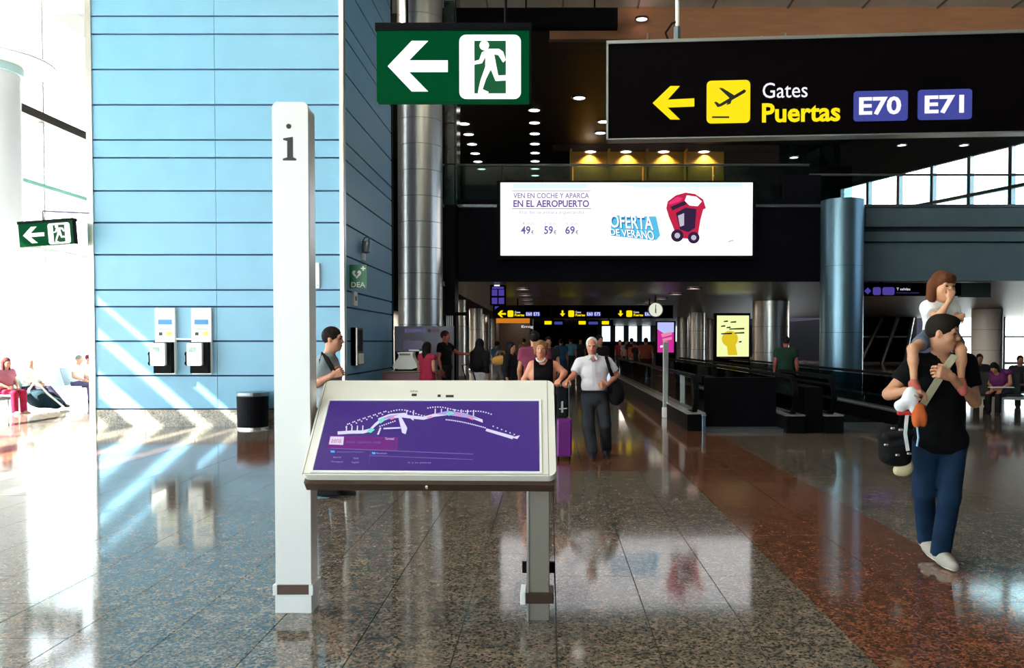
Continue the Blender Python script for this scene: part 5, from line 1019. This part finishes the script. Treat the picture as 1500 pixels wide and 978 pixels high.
hx0, hx1 = s0.hit(832, 560)[0], s0.hit(836, 560)[0]; ztop = s0.hit(833, 560)[1]
obj('handle', cat(box(hx0, hx0+.022, 11.06, 11.09, b1, ztop), box(a0+.05, a0+.065, 11.06, 11.09, b1, ztop)), M['steel'], t); obj('grip', bbox(a0+.03, hx1+.01, 11.05, 11.1, ztop-.02, ztop+.015, .008, 1), M['black'], t)
t = thing('cabin_bag', 'black cabin bag riding on top of the purple suitcase', 'bag', ((a0+a1)/2, 11, b1)); obj('body', bbox(a0+.005, a1-.05, 10.95, 11.05, b1+.005, s0.hit(820, 566)[1], .03), cloth((.008, .008, .01)), t); obj('badge', polypx(s0, [(819, 598), (831, 597), (831, 598.5), (819, 599.5)], .004, .01), M['steel'], t); obj('badge', polypx(s0, [(822, 588), (825, 587), (825, 604), (822, 604)], .004, .01), M['steel'], t)
# ---- young man with a backpack strap, in profile
yb_ = onZ(486, 726, 0); yb_ = (float(yb_[0]), float(yb_[1]), 0); q = rel(yb_); D2 = yb_[1]; SY = 1.79/1.75
yp = dict(head=q(488, 497, D2), neck=q(481, 519, D2), shA=q(474, 529, D2-.15), shB=q(484, 529, D2+.17), elA=q(462, 562, D2-.17), elB=q(490, 566, D2+.22), wrA=q(486, 550, D2-.27), wrB=q(496, 590, D2+.16), hipA=q(482, 590, D2-.09), hipB=q(484, 590, D2+.09), knA=q(478, 655, D2-.1), knB=q(496, 655, D2+.1), anA=q(470, 714, D2-.1), anB=q(494, 714, D2+.08))
person('young man in a grey T-shirt in profile behind the kiosk, gripping a black strap', yb_, 0, 1.79, sc(yp, SY), .0135, (.50, .225, .14), top=(.26, .30, .32), sleeve=.8, hem=1.1, bottom=(.02, .03, .055), hair=(.010, .007, .006), style='short', head_yaw=1.5, head_pitch=.03, eyes=True,
       hands={'A': dict(d=(.8, 0, .3), pn=(.2, 1, .1), th=(.3, -.2, 1), curl=1.0)}, foot={'A': (1, -.1, -.05), 'B': (1, -.05, -.05)}, shoes=(.012, .012, .014))
c = P(462, 575, D2+.02); t = thing('backpack', 'black backpack on the back of the young man in grey', 'backpack', tuple(c-A3(0, 0, .2)))
blob('body', [ell(c, (.085, .14, .20), .03), ell(c+A3(-.01, 0, -.08), (.10, .14, .14), .03)], .016, cloth(BLK), t); obj('strap', strap([P(464, 552, D2-.2), P(467, 526, D2-.2), P(472, 519, D2-.17), P(479, 526, D2-.245), P(487, 540, D2-.27), P(492, 551, D2-.26)], .055, .012, (.4, -.3, .3)), cloth(BLK), t)
# ---- concourse people: px, feet depth
def at(px, D): p_ = P(px, 560, D); return (float(p_[0]), D, 0)
person('man in a maroon polo shirt seen from behind beyond the elderly woman', at(783, 13.4), math.pi, 1.78, WALK, .024, (.42, .17, .10), top=(.16, .03, .06), bottom=(.02, .02, .03), hair=(.012, .008, .008))
person('woman with dark hair in a pink-red dress at the red counter', at(626, 16.6), 2.5, 1.60, dict(STAND, wrA=(-.1, -.25, 1.05), wrB=(.12, -.25, 1.05)), .026, (.40, .15, .10), top=(.28, .02, .05), sleeve=.2, dress=(.5, .2), hair=(.008, .006, .006), style='long')
person('man in a black T-shirt leaning an arm out beside the booth', at(652, 19.0), 1.2, 1.86, dict(STAND, elB=(.36, -.12, 1.25), wrB=(.5, -.3, 1.22)), .026, (.30, .08, .05), top=BLK, bottom=(.012, .012, .016), hair=(.05, .012, .01))
person('person in a long black headscarf and pale skirt by the white columns', at(703, 17.6), 2.6, 1.66, WALK, .026, (.3, .14, .09), top=(.008, .008, .01), sleeve=1.9, bottom=(.45, .42, .46), skirt=(.75, .24), hair=(.008, .007, .009), style='scarf')
person('person in dark clothes holding a tan bag by the shop front', at(748, 16.5), 1.2, 1.60, STAND, .028, (.4, .18, .1), top=(.008, .008, .01), sleeve=1.9, bottom=(.015, .01, .012), hair=(.01, .008, .01), style='long')
person('person in a blue top far back before the white columns', at(728, 27), 2.4, 1.62, WALK, .034, (.4, .18, .1), top=(.07, .16, .24), bottom=(.35, .36, .38), hair=(.03, .015, .01))
c = P(733, 527, 16.4); t = thing('tan_bag', 'tan rounded bag beside the person in dark clothes', 'bag', (c[0], 16.4, c[2]-.1)); blob('body', [ell(c, (.17, .1, .09), .03), cone(c+A3(-.1, 0, -.03), c+A3(.1, 0, -.03), .07, .07, .03)], .02, cloth((.35, .17, .04)), t); obj('handle', tube([c+A3(-.1, 0, .05), c+A3(-.05, 0, .17), c+A3(.08, 0, .17), c+A3(.12, 0, .05)], .012, 6), cloth((.2, .1, .03)), t)
sb_ = P(690, 540, 17.3); t = thing('trolley_case', 'dark red wheeled case standing by the person in the headscarf', 'suitcase', (sb_[0], 17.3, 0)); obj('shell', bbox(sb_[0]-.2, sb_[0]+.2, 17.2, 17.45, .05, .75, .03), mat('dark red shell', (.06, .008, .012), .35), t); obj('handle', tube([(sb_[0]-.1, 17.3, .75), (sb_[0]-.18, 17.25, 1.1), (sb_[0]+.0, 17.25, 1.12), (sb_[0]+.1, 17.3, .75)], .014, 6), M['black'], t)
for i, x in enumerate((-.15, .15)): obj('wheel', tube([(sb_[0]+x-.02, 17.3, .03), (sb_[0]+x+.02, 17.3, .03)], .03, 10), M['black'], t)
far = [(803, 19, 0, 1.72, (.02, .015, .02), (.02, .02, .03), (.012, .01, .01), 'person in black beside the man in maroon'), (822, 30, 3, 1.7, (.05, .16, .26), (.05, .10, .2), (.02, .01, .01), 'person in a blue top left of the elderly man, far back'), (836, 36, 3, 1.75, (.10, .3, .42), (.02, .03, .05), (.02, .01, .01), 'distant person in a light blue top behind the couple'), (850, 40, 0, 1.75, (.02, .03, .05), (.02, .02, .03), (.01, .01, .01), 'distant person in navy over the elderly man'),
       (878, 20, .4, 1.76, (.015, .01, .012), (.02, .02, .02), (.008, .008, .01), 'dark-haired person behind the elderly man'), (908, 40, 0, 1.68, (.22, .02, .03), (.03, .03, .03), (.02, .01, .01), 'distant person in dark red by the walkway'), (917, 36, .5, 1.7, (.55, .4, .4), (.03, .03, .03), (.02, .01, .01), 'distant person in a pale pink top by the walkway'), (925, 35, 3, 1.75, (.015, .02, .025), (.02, .02, .02), (.01, .01, .01), 'distant person in black beside the orange-red top'),
       (929, 33.4, 3, 1.62, (.60, .10, .05), (.50, .5, .48), (.12, .04, .02), 'person in an orange-red top with pale shorts on the far walkway'), (946, 29.4, 3, 1.74, (.35, .07, .035), (.06, .02, .015), (.03, .012, .01), 'person in a rust red top beside the magenta screen'), (934, 32.2, 3, 1.6, (.02, .02, .025), (.02, .02, .02), (.01, .01, .01), 'person in black just behind the rust red top'), (768, 38, 3, 1.75, (.25, .12, .1), (.02, .02, .02), (.01, .01, .01), 'distant person in brown before the dark shop')]
for px, D, r, h, tp, bt, hr, l in far: person(l + ' in the concourse', at(px, D), r, h, WALK if D % 2 else STAND, .036, (.45, .18, .11), top=tp, bottom=bt, hair=hr)
person('person in a dark green top standing on the moving walkway', at(1151, 17.5)[:2]+(.06,), 2.9, 1.66, STAND, .026, (.28, .06, .04), top=(.012, .035, .022), bottom=(.01, .01, .012), hair=(.008, .006, .006), style='short')
# ---- seated at the facade
def seated(px, D, x, rz, l, **k): return person(l, (x, D, -.03), rz, k.pop('H', 1.68), dict(SIT, **k.pop('pose', {})), .026, **k)
seated(8, 18.3, -12.16, 1.25, 'woman in a dusky pink top and red trousers seated by the facade column', top=(.42, .13, .16), sleeve=.5, bottom=(.30, .012, .04), hair=(.09, .02, .02), style='long', shoes=(.5, .25, .2))
seated(40, 19.5, -12.36, 1.4, 'person in a cream top stretched out beside the woman in red', top=(.85, .80, .68), sleeve=1.6, bottom=(.03, .025, .05), hair=(.85, .75, .62), style='short', pose=dict(head=(0, .02, 1.16), knA=(-.11, -.42, .50), anA=(-.1, -.75, .18), knB=(.11, -.42, .52), anB=(.12, -.78, .16)))
seated(118, 21.8, -12.55, 1.5, 'person with short grey hair in white at the far end of the pale seats', top=(.9, .9, .9), bottom=(.10, .08, .16), hair=(.16, .18, .17), style='short')
seated(128, 22.4, -12.62, 1.5, 'person with dark red hair in magenta trousers at the far end of the pale seats', top=(.8, .78, .86), bottom=(.60, .02, .25), hair=(.16, .02, .04), style='bun')
c = A3(-11.75, 18.95, .28); t = thing('duffel_bag', 'dark blue-black bag on the floor before the cream-topped person', 'bag', (c[0], c[1], 0)); blob('body', [cone(c+A3(-.2, .1, 0), c+A3(.28, .08, -.12), .2, .13, .05), ell(c+A3(-.05, 0, .0), (.24, .2, .22), .05)], .03, cloth((.012, .03, .04)), t, cuts=[((0, 0, .01), (0, 0, -1))]); obj('strap', strap([c+A3(-.25, -.1, .2), c+A3(-.05, -.15, .42), c+A3(.2, -.12, .12), c+A3(.5, 0, -.2)], .06, .02, (0, 1, 0)), cloth((.8, .76, .66)), t)
# ---- seated on the dark rows
def srow(u, row, l, **k):
    bx_, by_, a = ((9.6, 18.3, -.35), (10.9, 20.4, -.35))[row]
    x = bx_+u*math.cos(a)-.17*math.sin(a); y = by_+u*math.sin(a)+.17*math.cos(a); return person(l, (x, y, -.03), a+k.pop('turn', 0), k.pop('H', 1.66), dict(SIT, **k.pop('pose', {})), .026, **k)
srow(-.45, 0, 'dark-clad person seated just beyond the man carrying the child', skin_c=(.25, .09, .06), top=(.02, .014, .014), bottom=(.012, .012, .014), hair=(.01, .007, .006))
srow(.45, 0, 'woman in a violet top bending over white papers on the dark seats', skin_c=(.50, .20, .11), top=(.12, .02, .10), sleeve=.15, bottom=(.012, .012, .014), hair=(.012, .008, .006), style='long', pose=dict(head=(-.06, -.22, 1.10), neck=(-.03, -.12, .99)), head_pitch=.6, turn=-.5)
srow(-.15, 1, 'person with short dark hair seated on the farther dark row', skin_c=(.22, .08, .06), top=(.015, .012, .016), bottom=(.012, .012, .014), hair=(.012, .008, .008), H=1.74)
srow(.75, 1, 'dark-haired person at the end of the farther dark row by the bright window', skin_c=(.3, .12, .08), top=(.02, .02, .025), bottom=(.012, .012, .014), hair=(.008, .006, .006), style='bun', H=1.7)
c = A3(P(1468, 560, 17.72)[0], 17.72, .60); t = thing('newspaper', 'white folded papers on the lap of the woman in violet', 'newspaper', tuple(c)); obj('sheet', bbox(c[0]-.26, c[0]+.22, c[1]-.1, c[1]+.1, c[2], c[2]+.015, .004, 1), M['white'], t); obj('fold', box(c[0]-.26, c[0]+.2, c[1]-.1, c[1]+.02, c[2]+.016, c[2]+.024), M['sign_paint'], t)
